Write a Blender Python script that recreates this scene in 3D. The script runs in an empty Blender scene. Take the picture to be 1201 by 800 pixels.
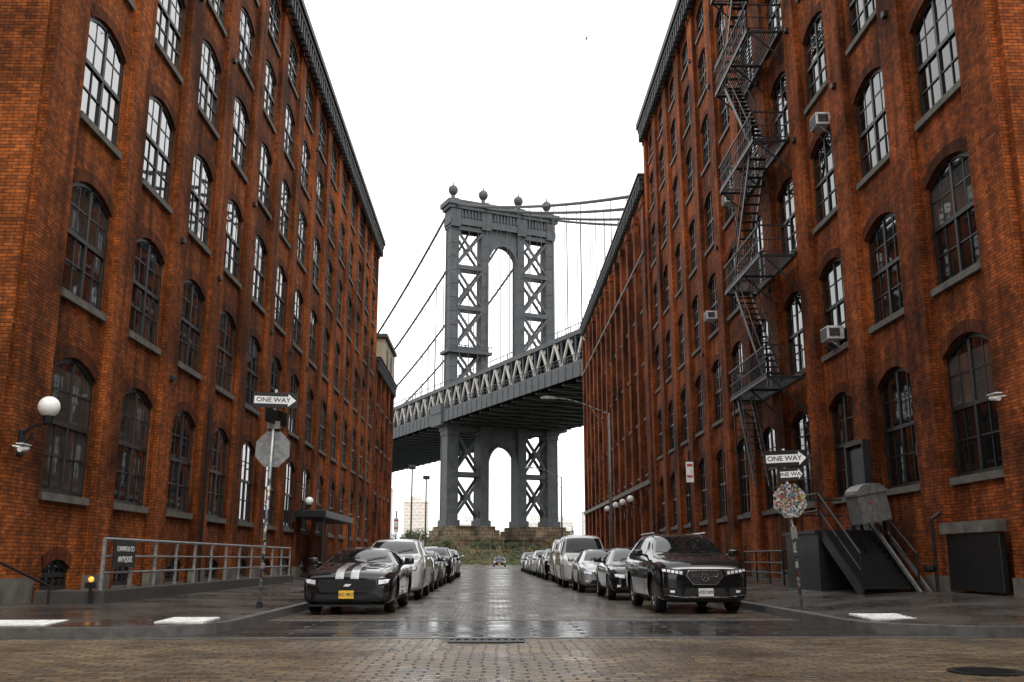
import bpy, bmesh, math, random
from mathutils import Vector, Matrix
from mathutils.bvhtree import BVHTree
rng=random.Random(7)
sc=bpy.context.scene
sc.view_settings.view_transform='Standard'; sc.view_settings.look='None'; sc.view_settings.exposure=0
COL=sc.collection

# ------------------------------------------------------------ materials
def newmat(name):
    m=bpy.data.materials.new(name); m.use_nodes=True
    nt=m.node_tree; b=nt.nodes['Principled BSDF']
    return m,nt,b
def N(nt,t,**k):
    n=nt.nodes.new(t)
    for a,v in k.items(): setattr(n,a,v)
    return n
def mixc(nt,a,b,fac,mode='MIX'):
    n=N(nt,'ShaderNodeMix',data_type='RGBA',blend_type=mode)
    for sock,val in ((n.inputs[6],a),(n.inputs[7],b),(n.inputs[0],fac)):
        if hasattr(val,'links') or hasattr(val,'is_linked'): nt.links.new(val,sock)
        else:
            sock.default_value=val if not isinstance(val,tuple) else (*val,1) if len(val)==3 else val
    return n.outputs[2]
def ramp(nt,src,p0,p1,c0=(0,0,0),c1=(1,1,1)):
    r=N(nt,'ShaderNodeValToRGB'); e=r.color_ramp.elements
    e[0].position=p0;e[1].position=p1;e[0].color=(*c0,1);e[1].color=(*c1,1)
    nt.links.new(src,r.inputs[0]); return r.outputs[0]
def noise(nt,scale,detail=4,vec=None,rough=.55):
    n=N(nt,'ShaderNodeTexNoise'); n.inputs['Scale'].default_value=scale; n.inputs['Detail'].default_value=detail
    n.inputs['Roughness'].default_value=rough
    if vec is not None: nt.links.new(vec,n.inputs['Vector'])
    return n.outputs[0]
def simple(name,col,rough=.5,metal=0,var=.25,nscale=3,bump=0,bscale=30,ior=1.5,coat=0):
    m,nt,b=newmat(name)
    tc=N(nt,'ShaderNodeTexCoord').outputs['Object']
    if var>0:
        f=noise(nt,nscale,5,tc)
        r=ramp(nt,f,.3,.7,tuple(c*(1-var) for c in col),tuple(min(1,c*(1+var)) for c in col))
        nt.links.new(r,b.inputs['Base Color'])
        rr=N(nt,'ShaderNodeMapRange'); nt.links.new(f,rr.inputs[0])
        rr.inputs[3].default_value=max(.02,rough-.1*(var>0)); rr.inputs[4].default_value=min(1,rough+.12)
        nt.links.new(rr.outputs[0],b.inputs['Roughness'])
    else:
        b.inputs['Base Color'].default_value=(*col,1); b.inputs['Roughness'].default_value=rough
    b.inputs['Metallic'].default_value=metal; b.inputs['IOR'].default_value=ior
    if coat: b.inputs['Coat Weight'].default_value=coat; b.inputs['Coat Roughness'].default_value=.03
    if bump:
        bp=N(nt,'ShaderNodeBump'); bp.inputs['Strength'].default_value=bump; bp.inputs['Distance'].default_value=.02
        nt.links.new(noise(nt,bscale,4,tc),bp.inputs['Height']); nt.links.new(bp.outputs[0],b.inputs['Normal'])
    return m
def brickmat(name,c1,c2,mort,bw=.215,rh=.075,ms=.009,soot=.6,seed=0.,patch=1.0):
    m,nt,b=newmat(name)
    tc=N(nt,'ShaderNodeTexCoord'); uv=tc.outputs['UV']; ob=N(nt,'ShaderNodeNewGeometry').outputs['Position']
    br=N(nt,'ShaderNodeTexBrick'); nt.links.new(uv,br.inputs['Vector'])
    br.inputs['Scale'].default_value=1; br.inputs['Brick Width'].default_value=bw; br.inputs['Row Height'].default_value=rh
    br.inputs['Mortar Size'].default_value=ms; br.inputs['Mortar Smooth'].default_value=.3; br.inputs['Bias'].default_value=-.1
    br.inputs['Color1'].default_value=(*c1,1); br.inputs['Color2'].default_value=(*c2,1); br.inputs['Mortar'].default_value=(*mort,1)
    c=br.outputs['Color']
    f=noise(nt,.28+seed,7,ob,.65); c=mixc(nt,c,ramp(nt,f,.36,.62,(.32,.31,.30),(1.5,1.42,1.25)),patch,'MULTIPLY')
    mp=N(nt,'ShaderNodeMapping'); nt.links.new(ob,mp.inputs[0]); mp.inputs['Scale'].default_value=(2.2,2.2,.16)
    f2=noise(nt,1,5,mp.outputs[0],.6); c=mixc(nt,c,ramp(nt,f2,.38,.62,(1-soot,1-soot,1-soot*.95),(1.12,1.1,1.08)),.9,'MULTIPLY')
    f3=noise(nt,6,3,ob,.7); c=mixc(nt,c,ramp(nt,f3,.3,.7,(.6,.6,.6),(1.35,1.3,1.2)),.85,'MULTIPLY')
    nt.links.new(c,b.inputs['Base Color']); b.inputs['Roughness'].default_value=.85; b.inputs['Specular IOR Level'].default_value=.12
    bp=N(nt,'ShaderNodeBump'); bp.inputs['Strength'].default_value=.6; bp.inputs['Distance'].default_value=.012; bp.invert=True
    nt.links.new(br.outputs['Fac'],bp.inputs['Height']); nt.links.new(bp.outputs[0],b.inputs['Normal'])
    return m
def cobble(name,c1,c2,mort,bw,rh,ms,wet0=.18,wet1=.55,bumpd=.012,stain=.9):
    m,nt,b=newmat(name)
    pos=N(nt,'ShaderNodeNewGeometry').outputs['Position']
    nz=N(nt,'ShaderNodeTexNoise'); nz.inputs['Scale'].default_value=1.1; nt.links.new(pos,nz.inputs['Vector'])
    nz2=N(nt,'ShaderNodeTexNoise'); nz2.inputs['Scale'].default_value=9; nt.links.new(pos,nz2.inputs['Vector'])
    vm=N(nt,'ShaderNodeVectorMath',operation='MULTIPLY_ADD'); nt.links.new(nz.outputs[1],vm.inputs[0]); vm.inputs[1].default_value=(.16,.16,0); nt.links.new(pos,vm.inputs[2])
    vm2=N(nt,'ShaderNodeVectorMath',operation='MULTIPLY_ADD'); nt.links.new(nz2.outputs[1],vm2.inputs[0]); vm2.inputs[1].default_value=(.035,.035,0); nt.links.new(vm.outputs[0],vm2.inputs[2])
    v=vm2.outputs[0]
    br=N(nt,'ShaderNodeTexBrick'); nt.links.new(v,br.inputs['Vector'])
    br.inputs['Scale'].default_value=1; br.inputs['Brick Width'].default_value=bw; br.inputs['Row Height'].default_value=rh
    br.inputs['Mortar Size'].default_value=ms; br.inputs['Mortar Smooth'].default_value=.6
    br.inputs['Color1'].default_value=(*c1,1); br.inputs['Color2'].default_value=(*c2,1); br.inputs['Mortar'].default_value=(*mort,1)
    c=br.outputs['Color']
    f=noise(nt,.5,6,pos,.6); c=mixc(nt,c,ramp(nt,f,.35,.65,(.5,.48,.45),(1.3,1.27,1.2)),stain,'MULTIPLY')
    f3=noise(nt,14,3,pos,.7); c=mixc(nt,c,ramp(nt,f3,.3,.7,(.7,.7,.7),(1.25,1.25,1.25)),.9,'MULTIPLY')
    nt.links.new(c,b.inputs['Base Color'])
    wn=noise(nt,.6,5,pos,.65)
    mr=N(nt,'ShaderNodeMapRange'); nt.links.new(wn,mr.inputs[0]); mr.inputs[1].default_value=.38; mr.inputs[2].default_value=.62
    mr.inputs[3].default_value=wet0; mr.inputs[4].default_value=wet1
    mm=N(nt,'ShaderNodeMath',operation='MULTIPLY_ADD'); nt.links.new(br.outputs['Fac'],mm.inputs[0]); mm.inputs[1].default_value=.3; nt.links.new(mr.outputs[0],mm.inputs[2])
    nt.links.new(mm.outputs[0],b.inputs['Roughness'])
    inv=N(nt,'ShaderNodeMath',operation='SUBTRACT'); inv.inputs[0].default_value=1; nt.links.new(br.outputs['Fac'],inv.inputs[1])
    ad=N(nt,'ShaderNodeMath',operation='MULTIPLY_ADD'); nt.links.new(noise(nt,11,4,pos,.6),ad.inputs[0]); ad.inputs[1].default_value=.7; nt.links.new(inv.outputs[0],ad.inputs[2])
    bs=N(nt,'ShaderNodeMapRange'); nt.links.new(wn,bs.inputs[0]); bs.inputs[1].default_value=.36; bs.inputs[2].default_value=.5; bs.inputs[3].default_value=.3; bs.inputs[4].default_value=.85
    bp=N(nt,'ShaderNodeBump'); nt.links.new(bs.outputs[0],bp.inputs['Strength']); bp.inputs['Distance'].default_value=bumpd
    nt.links.new(ad.outputs[0],bp.inputs['Height']); nt.links.new(bp.outputs[0],b.inputs['Normal'])
    b.inputs['IOR'].default_value=1.55
    return m
def stickers(name,scale=9):
    m,nt,b=newmat(name)
    tc=N(nt,'ShaderNodeTexCoord').outputs['Object']
    v=N(nt,'ShaderNodeTexVoronoi',distance='CHEBYCHEV'); v.inputs['Scale'].default_value=scale; nt.links.new(tc,v.inputs['Vector'])
    sp=N(nt,'ShaderNodeSeparateColor'); nt.links.new(v.outputs['Color'],sp.inputs[0])
    r=N(nt,'ShaderNodeValToRGB'); r.color_ramp.interpolation='CONSTANT'
    cols=[(.02,.02,.02),(.5,.5,.48),(.3,.05,.04),(.2,.2,.2),(.05,.12,.22),(.55,.53,.5),(.4,.33,.1),(.08,.08,.08),(.3,.3,.3)]
    e=r.color_ramp.elements
    while len(e)<len(cols): e.new(.5)
    for i,c in enumerate(cols): e[i].position=i/len(cols); e[i].color=(*c,1)
    nt.links.new(sp.outputs[0],r.inputs[0])
    c=mixc(nt,r.outputs[0],ramp(nt,noise(nt,scale*4,4,tc,.8),.42,.5,(.12,.12,.12),(1,1,1)),.75,'MULTIPLY')
    nt.links.new(c,b.inputs['Base Color']); b.inputs['Roughness'].default_value=.45
    return m
def glassmat(name,base,ior=2.9,rough=.02):
    m,nt,b=newmat(name)
    g=N(nt,'ShaderNodeNewGeometry').outputs['Position']
    f=noise(nt,.6,3,g)
    c=ramp(nt,f,.35,.7,tuple(x*.5 for x in base),tuple(x*1.4 for x in base)); nt.links.new(c,b.inputs['Base Color'])
    b.inputs['Roughness'].default_value=rough; b.inputs['IOR'].default_value=ior
    bp=N(nt,'ShaderNodeBump'); bp.inputs['Strength'].default_value=.06; bp.inputs['Distance'].default_value=.02
    nt.links.new(noise(nt,1.3,2,g),bp.inputs['Height']); nt.links.new(bp.outputs[0],b.inputs['Normal'])
    return m

M_BR=brickmat('brick_orange',(.36,.103,.024),(.17,.047,.014),(.06,.038,.024))
M_BR2=brickmat('brick_red',(.37,.097,.023),(.175,.044,.014),(.06,.038,.024),seed=.06)
M_BR3=brickmat('brick_brown',(.26,.068,.020),(.13,.034,.013),(.05,.034,.022),seed=.12)
M_ARCH=brickmat('brick_arch',(.18,.05,.016),(.10,.028,.011),(.045,.03,.02),bw=.08,rh=.24,patch=.7)
M_GL=glassmat('window_glass_sky',(.006,.007,.009),3.6)
M_GLR=glassmat('window_glass_dark',(.004,.005,.006),1.75)
M_GL2=glassmat('window_glass_blind',(.06,.056,.05),2.2)
M_FR=simple('window_frame_paint',(.012,.012,.012),.45)
M_FRL=simple('window_frame_grey',(.018,.018,.017),.45)
M_SILL=simple('sill_stone',(.12,.108,.09),.8,var=.4,bump=.2)
M_CORN=simple('cornice_metal',(.016,.015,.015),.6)
M_IRON=simple('black_iron',(.011,.011,.012),.45,.2)
M_GALV=simple('galvanised_steel',(.33,.34,.34),.45,.6,var=.3,nscale=12)
M_GREYP=simple('grey_paint_steel',(.18,.18,.17),.5,.2,var=.35,nscale=7)
M_WHITE=simple('white_paint',(.78,.78,.76),.55,var=.08,nscale=8)
M_DIRTYW=simple('worn_white',(.68,.68,.65),.6,var=.25,nscale=6)
M_BLACK=simple('black_paint',(.009,.009,.009),.4,var=.1)
M_CONC=simple('concrete',(.22,.205,.185),.75,var=.35,nscale=2.5,bump=.3)
M_DCONC=simple('stained_concrete',(.045,.041,.037),.6,var=.4,nscale=2.5,bump=.3)
M_CURB=simple('granite_curb',(.10,.095,.09),.4,var=.35,nscale=5,bump=.3)
M_STK=stickers('stickers',24); M_STKP=stickers('pole_stickers',16)
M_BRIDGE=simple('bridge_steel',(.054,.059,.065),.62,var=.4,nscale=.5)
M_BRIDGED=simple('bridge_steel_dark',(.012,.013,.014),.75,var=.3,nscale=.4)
M_TRUSS=simple('bridge_truss_cream',(.44,.42,.385),.7,var=.25,nscale=.5)
M_CABLE=simple('bridge_cable',(.04,.042,.045),.6,var=.1)
M_PIER=brickmat('pier_stone',(.20,.16,.12),(.13,.11,.085),(.06,.05,.045),bw=2.2,rh=.9,ms=.06,soot=.45)
M_GLOBE=simple('opal_glass',(.85,.84,.8),.25,var=.03)
M_TAN=simple('tan_stucco',(.34,.29,.21),.8,var=.2,nscale=1)

# ------------------------------------------------------------ mesh builder
class MB:
    def __init__(s,M=None): s.v=[];s.f=[];s.M=M or Matrix.Identity(4)
    def add(s,pts,faces):
        o=len(s.v); s.v+=[tuple(s.M@Vector(p)) for p in pts]; s.f+=[tuple(o+i for i in f) for f in faces]
    def poly(s,pts): s.add(pts,[tuple(range(len(pts)))])
    def box(s,a,b):
        x0,y0,z0=a;x1,y1,z1=b
        s.add([(x0,y0,z0),(x1,y0,z0),(x1,y1,z0),(x0,y1,z0),(x0,y0,z1),(x1,y0,z1),(x1,y1,z1),(x0,y1,z1)],
              [(0,3,2,1),(4,5,6,7),(0,1,5,4),(1,2,6,5),(2,3,7,6),(3,0,4,7)])
    def bbox(s,a,b,e=.02):
        bm=bmesh.new(); bmesh.ops.create_cube(bm,size=1)
        for v in bm.verts: v.co=Vector([a[i]+(v.co[i]+.5)*(b[i]-a[i]) for i in range(3)])
        bmesh.ops.bevel(bm,geom=bm.edges[:],offset=e,segments=2,affect='EDGES',profile=.6)
        bm.verts.index_update()
        s.add([tuple(v.co) for v in bm.verts],[tuple(v.index for v in f.verts) for f in bm.faces]); bm.free()
    def beam(s,p,q,w,h=None,up=(0,0,1)):
        h=h or w; p=Vector(p);q=Vector(q);d=(q-p)
        if d.length<1e-6:return
        d.normalize(); upv=Vector(up)
        if abs(d.dot(upv))>.98: upv=Vector((0,1,0)) if abs(d.y)<.9 else Vector((1,0,0))
        r=d.cross(upv).normalized()*w/2; u=r.cross(d).normalized()*h/2
        pts=[p-r-u,p+r-u,p+r+u,p-r+u,q-r-u,q+r-u,q+r+u,q-r+u]
        s.add([tuple(x) for x in pts],[(0,3,2,1),(4,5,6,7),(0,1,5,4),(1,2,6,5),(2,3,7,6),(3,0,4,7)])
    def cyl(s,p,q,r,n=10,r2=None):
        r2=r if r2 is None else r2; p=Vector(p);q=Vector(q);d=(q-p).normalized()
        a=d.orthogonal().normalized(); b=d.cross(a)
        pts=[];
        for c,rr in((p,r),(q,r2)):
            for i in range(n):
                t=2*math.pi*i/n; pts.append(tuple(c+(a*math.cos(t)+b*math.sin(t))*rr))
        s.add(pts,[(i,(i+1)%n,n+(i+1)%n,n+i) for i in range(n)]+[tuple(range(n))[::-1],tuple(range(n,2*n))])
    def lathe(s,c,ax,prof,n=20):
        c=Vector(c);d=Vector(ax).normalized();a=d.orthogonal().normalized();b=d.cross(a)
        pts=[];k=len(prof)
        for r,h in prof:
            for i in range(n):
                t=2*math.pi*i/n; pts.append(tuple(c+d*h+(a*math.cos(t)+b*math.sin(t))*r))
        fs=[]
        for j in range(k-1):
            for i in range(n): fs.append((j*n+i,j*n+(i+1)%n,(j+1)*n+(i+1)%n,(j+1)*n+i))
        s.add(pts,fs)
    def sphere(s,c,r,n=16):
        prof=[(max(.0005,r*math.sin(math.pi*i/10)),-r*math.cos(math.pi*i/10)) for i in range(11)]
        s.lathe(c,(0,0,1),prof,n)
    def obj(s,name,mat,parent=None,smooth=False,uv=True):
        if not s.f: return None
        me=bpy.data.meshes.new(name); me.from_pydata(s.v,[],s.f); me.update()
        if uv:
            l=me.uv_layers.new(name='UVMap').data
            for p in me.polygons:
                n=p.normal; ax=max(range(3),key=lambda i:abs(n[i]))
                for li in p.loop_indices:
                    c=me.vertices[me.loops[li].vertex_index].co
                    l[li].uv=(c.y,c.z) if ax==0 else (c.x,c.z) if ax==1 else (c.x,c.y)
        me.materials.append(mat)
        if smooth:
            for p in me.polygons:p.use_smooth=True
        o=bpy.data.objects.new(name,me); COL.objects.link(o)
        if parent: o.parent=parent
        return o
def empty(name,loc=(0,0,0),rz=0):
    o=bpy.data.objects.new(name,None); o.empty_display_size=.3; COL.objects.link(o); o.location=loc; o.rotation_euler=(0,0,rz); return o
def smooth_angle(o,a=35):
    me=o.data
    for p in me.polygons:p.use_smooth=True
    bm=bmesh.new();bm.from_mesh(me)
    for e in bm.edges:
        if len(e.link_faces)==2 and e.calc_face_angle(0)>math.radians(a): e.smooth=False
    bm.to_mesh(me);bm.free()

# ------------------------------------------------------------ facade
def arch(u0,u1,z,rise,n=8):
    if rise<=.01: return [(u0,z),(u1,z)]
    w=(u1-u0)/2; R=(w*w+rise*rise)/(2*rise); cz=z+rise-R; cu=(u0+u1)/2
    a=math.asin(min(1,w/R)); return [(cu+R*math.sin(-a+2*a*i/n),cz+R*math.cos(-a+2*a*i/n)) for i in range(n+1)]
class Bld:
    def __init__(s,name,brick,fr=None,gl=None,dep=.09,pd=.18):
        s.e=empty(name); s.brick=brick; s.fr=fr or M_FR; s.gl=gl or M_GLR; s.dep=dep; s.pd=pd
        s.B={k:MB() for k in('walls','window_arches','glass','glass_blinds','window_frames','sills','cornice','iron','roof')}
    def setM(s,M):
        for b in s.B.values(): b.M=M
    def done(s):
        mt=dict(walls=s.brick,window_arches=M_ARCH,glass=s.gl,glass_blinds=M_GL2,window_frames=s.fr,sills=M_SILL,cornice=M_CORN,iron=M_IRON,roof=M_DCONC)
        for k,b in s.B.items(): b.obj(k,mt[k],s.e)
def window(b,u0,u1,z0,zs,rise):
    dep=b.dep
    B=b.B; pts=arch(u0,u1,zs,rise)
    loop=[(u0,z0)]+pts+[(u1,z0)]
    for i in range(len(loop)):
        p=loop[i];q=loop[(i+1)%len(loop)]
        B['walls'].poly([(p[0],0,p[1]),(q[0],0,q[1]),(q[0],-dep-.06,q[1]),(p[0],-dep-.06,p[1])])
    B['sills'].box((u0-.10,-.1,z0-.16),(u1+.10,.09,z0+.004))
    if rise>.01:
        cu=(u0+u1)/2; n=len(pts)
        out=[(cu+(p[0]-cu)*1.13,p[1]+.27) for p in pts]; d=.03
        for i in range(n-1):
            B['window_arches'].poly([(pts[i][0],d,pts[i][1]),(pts[i+1][0],d,pts[i+1][1]),(out[i+1][0],d,out[i+1][1]),(out[i][0],d,out[i][1])])
            B['window_arches'].poly([(out[i][0],d,out[i][1]),(out[i+1][0],d,out[i+1][1]),(out[i+1][0],0,out[i+1][1]),(out[i][0],0,out[i][1])])
            B['window_arches'].poly([(pts[i][0],d,pts[i][1]),(pts[i+1][0],d,pts[i+1][1]),(pts[i+1][0],-.02,pts[i+1][1]-.003),(pts[i][0],-.02,pts[i][1]-.003)])
        for e in(0,-1): B['window_arches'].poly([(pts[e][0],d,pts[e][1]),(out[e][0],d,out[e][1]),(out[e][0],0,out[e][1]),(pts[e][0],0,pts[e][1])])
    else: B['sills'].box((u0-.15,-.05,zs+.003),(u1+.15,.05,zs+.25))
    f=B['window_frames']; g=B['glass']
    top=zs+rise; mid=z0+(top-z0)*.5; cu=(u0+u1)/2; ft=.07
    r=rng.random
    def pane(a,bb,za,zb,d,blind=False):
        k=(r()-.5)*.012; k2=(r()-.5)*.012
        (B['glass_blinds'] if blind else g).poly([(a,d+k,za),(bb,d+k2,za),(bb,d-k,zb),(a,d-k2,zb)])
    bl=r()<.08; bu=r()<.12
    for a,bb in((u0,cu),(cu,u1)):
        pane(a,bb,z0,mid,-dep-.035,bl)
        pane(a,bb,mid,zs,-dep-.02,bu)
    if rise>.01:
        g.poly([(p[0],-dep-.02,p[1]) for p in pts])
    f.box((u0,-dep-.04,z0),(u0+ft,-dep+.01,zs)); f.box((u1-ft,-dep-.04,z0),(u1,-dep+.01,zs))
    f.box((u0+ft,-dep-.045,z0),(u1-ft,-dep+.012,z0+.1)); f.box((u0+ft,-dep-.03,mid-.05),(u1-ft,-dep+.02,mid+.05))
    f.box((cu-.05,-dep-.035,z0+.1),(cu+.05,-dep+.012,mid-.05)); f.box((cu-.05,-dep-.035,mid+.05),(cu+.05,-dep+.012,top-.03))
    if rise>.01:
        for i in range(len(pts)-1):
            f.beam((pts[i][0],-dep-.008,pts[i][1]-.05),(pts[i+1][0],-dep-.008,pts[i+1][1]-.05),.04,.12)
    else: f.box((u0+ft,-dep-.04,zs-.08),(u1-ft,-dep+.012,zs))
    q=[z0+.1+(mid-z0-.1)*.5, mid+(top-mid)*.48]
    for i,zz in enumerate(q):
        f.box((u0+ft,-dep-.03,zz-.02),(u1-ft,-dep-.006,zz+.02))
    for a,bb in((u0,cu),(cu,u1)):
        c=(a+bb)/2; f.box((c-.018,-dep-.04,z0+.1),(c+.018,-dep-.008,mid-.05)); f.box((c-.018,-dep-.025,mid+.05),(c+.018,-dep-.008,zs+rise*.4))
def facade(b,M,ustart,bay,n,rows,ztop,ww,pier,lo,hi,zbot=-.1,pd=None,piertop=None):
    pd=pd or b.pd
    b.setM(M); B=b.B; W=B['walls']
    W.poly([(lo,0,zbot),(ustart,0,zbot),(ustart,0,ztop),(lo,0,ztop)])
    ue=ustart+bay*n; W.poly([(ue,0,zbot),(hi,0,zbot),(hi,0,ztop),(ue,0,ztop)])
    rows=sorted(rows)
    for i in range(n):
        a=ustart+i*bay; c=a+bay; cu=(a+c)/2; z=zbot
        for k,(zc,h,rise,wf) in enumerate(rows):
            w2=ww*wf/2; z0=zc-h/2; zt=zc+h/2; zs=zt-rise
            zn=ztop if k==len(rows)-1 else (zt+rows[k+1][0]-rows[k+1][1]/2)/2
            u0=cu-w2;u1=cu+w2
            W.poly([(a,0,z),(c,0,z),(c,0,z0),(a,0,z0)])
            W.poly([(a,0,z0),(u0,0,z0),(u0,0,zn),(a,0,zn)]); W.poly([(u1,0,z0),(c,0,z0),(c,0,zn),(u1,0,zn)])
            p=arch(u0,u1,zs,rise)
            for j in range(len(p)-1):
                W.poly([(p[j][0],0,p[j][1]),(p[j+1][0],0,p[j+1][1]),(p[j+1][0],0,zn),(p[j][0],0,zn)])
            window(b,u0,u1,z0,zs,rise)
            z=zn
    pt=piertop or ztop-.01
    for i in range(n+1):
        c=ustart+i*bay; x0=c-pier/2;x1=c+pier/2
        if i==0: x0=lo-.002
        if i==n: x1=hi+.002
        W.box((x0,.002,zbot),(x1,pd,pt))
        B['sills'].box((x0-.03,.003,zbot),(x1+.03,pd+.05,.75))
        W.box((x0-.1,.003,pt-.55),(x1+.1,pd+.06,pt-.02))
        if 0<i<n and i<8:
            for k in range(1,len(rows)-1):
                zz=(rows[k][0]+rows[k][1]/2+rows[k+1][0]-rows[k+1][1]/2)/2
                if rng.random()<.35: B['iron'].bbox((c-.09,pd+.002,zz-.1),(c+.09,pd+.12,zz+.08),.03)
def cornice(b,M,lo,hi,z,out=.75,h=.9,step=.55,dent=.22):
    b.setM(M); C=b.B['cornice']
    C.box((lo-.1,-.1,z-.02),(hi+.1,out*.6,z+.30))
    C.box((lo-.15,-.12,z+.303),(hi+.15,out,z+.55)); C.box((lo-.2,-.14,z+.553),(hi+.2,out+.1,z+h))
    u=lo
    while u<hi:
        C.box((u,.18,z-.45),(u+dent,out*.95,z+.30)); u+=step
def shell(b,x0,x1,y0,y1,z,skip):
    b.setM(Matrix.Identity(4)); W=b.B['walls']
    F={'-x':[(x0,y0,-.1),(x0,y1,-.1),(x0,y1,z),(x0,y0,z)],'+x':[(x1,y0,-.1),(x1,y1,-.1),(x1,y1,z),(x1,y0,z)],
       '-y':[(x0,y0,-.1),(x1,y0,-.1),(x1,y0,z),(x0,y0,z)],'+y':[(x0,y1,-.1),(x1,y1,-.1),(x1,y1,z),(x0,y1,z)]}
    for k,p in F.items():
        if k not in skip: W.poly(p)
    b.B['roof'].poly([(x0,y0,z),(x1,y0,z),(x1,y1,z),(x0,y1,z)])
def FM(org,u,d):
    u=Vector(u);d=Vector(d)
    return Matrix(((u.x,d.x,0,org[0]),(u.y,d.y,0,org[1]),(0,0,1,org[2]),(0,0,0,1)))

LX,RX=-9.42,10.45
rL=[(.78,.66,.2,.6),(4.0,3.05,.34,1),(8.25,2.8,.32,1),(12.4,2.75,.32,1),(16.45,2.6,.3,1),(20.2,2.4,.3,1),(23.6,2.0,.28,1)]
b=Bld('brick_building',M_BR,M_FRL,M_GL,dep=.05,pd=.14)
ML=FM((LX,0,0),(0,1,0),(1,0,0))
facade(b,ML,19.62,3.95,14,rL,25.4,2.2,1.1,18.7,75.1)
cornice(b,ML,18.7,75.1,25.4,out=.5,h=.85)
MLs=FM((LX,18.7,0),(-1,0,0),(0,-1,0))
facade(b,MLs,.95,3.95,6,rL,25.4,2.2,1.1,0,25); cornice(b,MLs,0,25,25.4,out=.5,h=.85)
shell(b,LX-25,LX,18.7,75.1,25.4,('+x','-y')); b.done()
rS=[(3.6,2.6,.3,1),(7.4,2.3,.3,1),(11.0,2.2,.3,1),(14.3,2.0,.3,1)]
b=Bld('brick_building',M_BR3)
facade(b,ML,75.6,3.3,4,rS,16.2,1.9,.9,75.15,89.2)
cornice(b,ML,75.6,89.2,16.2,out=.4,h=.6)
shell(b,LX-20,LX,75.15,89.2,16.2,('+x',)); b.done()
e=empty('rooftop_bulkhead'); m=MB(); m.bbox((LX-6,79.5,16.25),(LX+.3,87.5,19.3),.05); m.obj('walls',M_TAN,e)
m=MB(); m.box((LX-6.2,79.3,19.3),(LX+.5,87.7,19.6)); m.obj('roof_slab',M_DCONC,e)
m=MB(); m.box((LX+.302,81,17.2),(LX+.33,82.2,18.6)); m.box((LX+.302,84,17.2),(LX+.33,85.2,18.6)); m.obj('louvres',M_FR,e)

rR=[(4.45,3.1,.38,1.0),(8.75,2.85,.35,1.0),(12.95,2.8,.35,1.0),(17.1,2.7,.34,.97),(21.2,2.55,.34,.97),(24.9,2.3,.32,.97),(27.9,1.5,.25,.85)]
b=Bld('brick_building',M_BR2)
MR=FM((RX,0,0),(0,1,0),(-1,0,0))
facade(b,MR,18.75,3.9,11,rR,29.5,2.2,1.15,18.0,61.9)
cornice(b,MR,18.0,61.7,29.5,out=.55,h=.95)
MRs=FM((RX,18.0,0),(1,0,0),(0,-1,0))
facade(b,MRs,.75,3.9,6,rR,29.5,2.2,1.15,0,25); cornice(b,MRs,0,25,29.5,out=.55,h=.95)
shell(b,RX,RX+25,18.0,61.9,29.5,('-x','-y')); b.done()
rF=[(3.6,3.4,.2,1),(8.0,2.6,.3,1),(11.8,2.6,.3,1),(15.6,2.6,.3,1),(19.3,2.5,.3,1),(23.2,2.9,.8,1)]
b=Bld('brick_building',M_BR3)
facade(b,MR,62.9,3.68,12,rF,26.3,2.2,.85,61.95,107.5,pd=.32,piertop=25.3)
cornice(b,MR,62.3,107.5,26.3,out=.5,h=.7,step=.8)
facade(b,FM((RX,107.5,0),(1,0,0),(0,1,0)),.5,3.9,6,rF,26.3,2.2,.85,0,25,pd=.32)
b.setM(MR); b.B['sills'].box((62.0,.33,5.8),(107.4,.45,6.1)); b.B['sills'].box((62.0,.33,21.2),(107.4,.42,21.4))
shell(b,RX,RX+25,61.95,107.5,26.3,('-x',)); b.done()
e=empty('rooftop_bulkhead'); m=MB(); m.box((RX+1.2,55,29.55),(RX+7,61,32.0)); m.obj('walls',M_BR3,e)
for x0,x1,fx,dx in((-34.45,-9.45,-9.45,1),(10.45,35.45,10.45,-1)):
    b=Bld('brick_building',M_BR3)
    facade(b,FM((fx,0,0),(0,1,0),(dx,0,0)),-46.5,3.95,11,rL[1:],26,2.2,1.1,-47,-2.5)
    facade(b,FM((fx,-2.5,0),(-dx,0,0),(0,1,0)),.6,3.95,6,rL[1:],26,2.2,1.1,0,25)
    cornice(b,FM((fx,0,0),(0,1,0),(dx,0,0)),-47,-2.5,26); cornice(b,FM((fx,-2.5,0),(-dx,0,0),(0,1,0)),0,25,26)
    shell(b,x0,x1,-47,-2.5,26,('+x','+y') if dx==1 else('-x','+y')); b.done()

# ------------------------------------------------------------ ground
M_GROUND=simple('ground_earth',(.09,.085,.07),.9,var=.3,nscale=.05)
m=MB(); m.poly([(-4000,-1500,-.012),(4000,-1500,-.012),(4000,6000,-.012),(-4000,6000,-.012)]); m.obj('ground',M_GROUND)
M_COB1=cobble('cobble_wash',(.16,.128,.10),(.08,.066,.054),(.012,.011,.010),.24,.135,.017,.10,.36)
M_COB2=cobble('cobble_water',(.25,.182,.105),(.11,.081,.049),(.015,.013,.010),.30,.15,.02,.12,.42,bumpd=.017)
M_XW=cobble('crosswalk_stone',(.05,.045,.041),(.024,.022,.021),(.008,.008,.008),1.5,.36,.05,.05,.26,.006)
def sheet(name,mat,x0,x1,y0,y1,z): 
    m=MB(); m.poly([(x0,y0,z),(x1,y0,z),(x1,y1,z),(x0,y1,z)]); return m.obj(name,mat)
CL,CR=-4.15,5.75
YC=14.6
sheet('cobblestone_street',M_COB1,-5.2,6.8,18.9,172,-.004)
sheet('cobblestone_cross_street',M_COB2,-60,60,-4,YC-.1,-.004)
sheet('cobblestone_street',M_COB2,-9,10,-60,-4,-.004)
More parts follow.
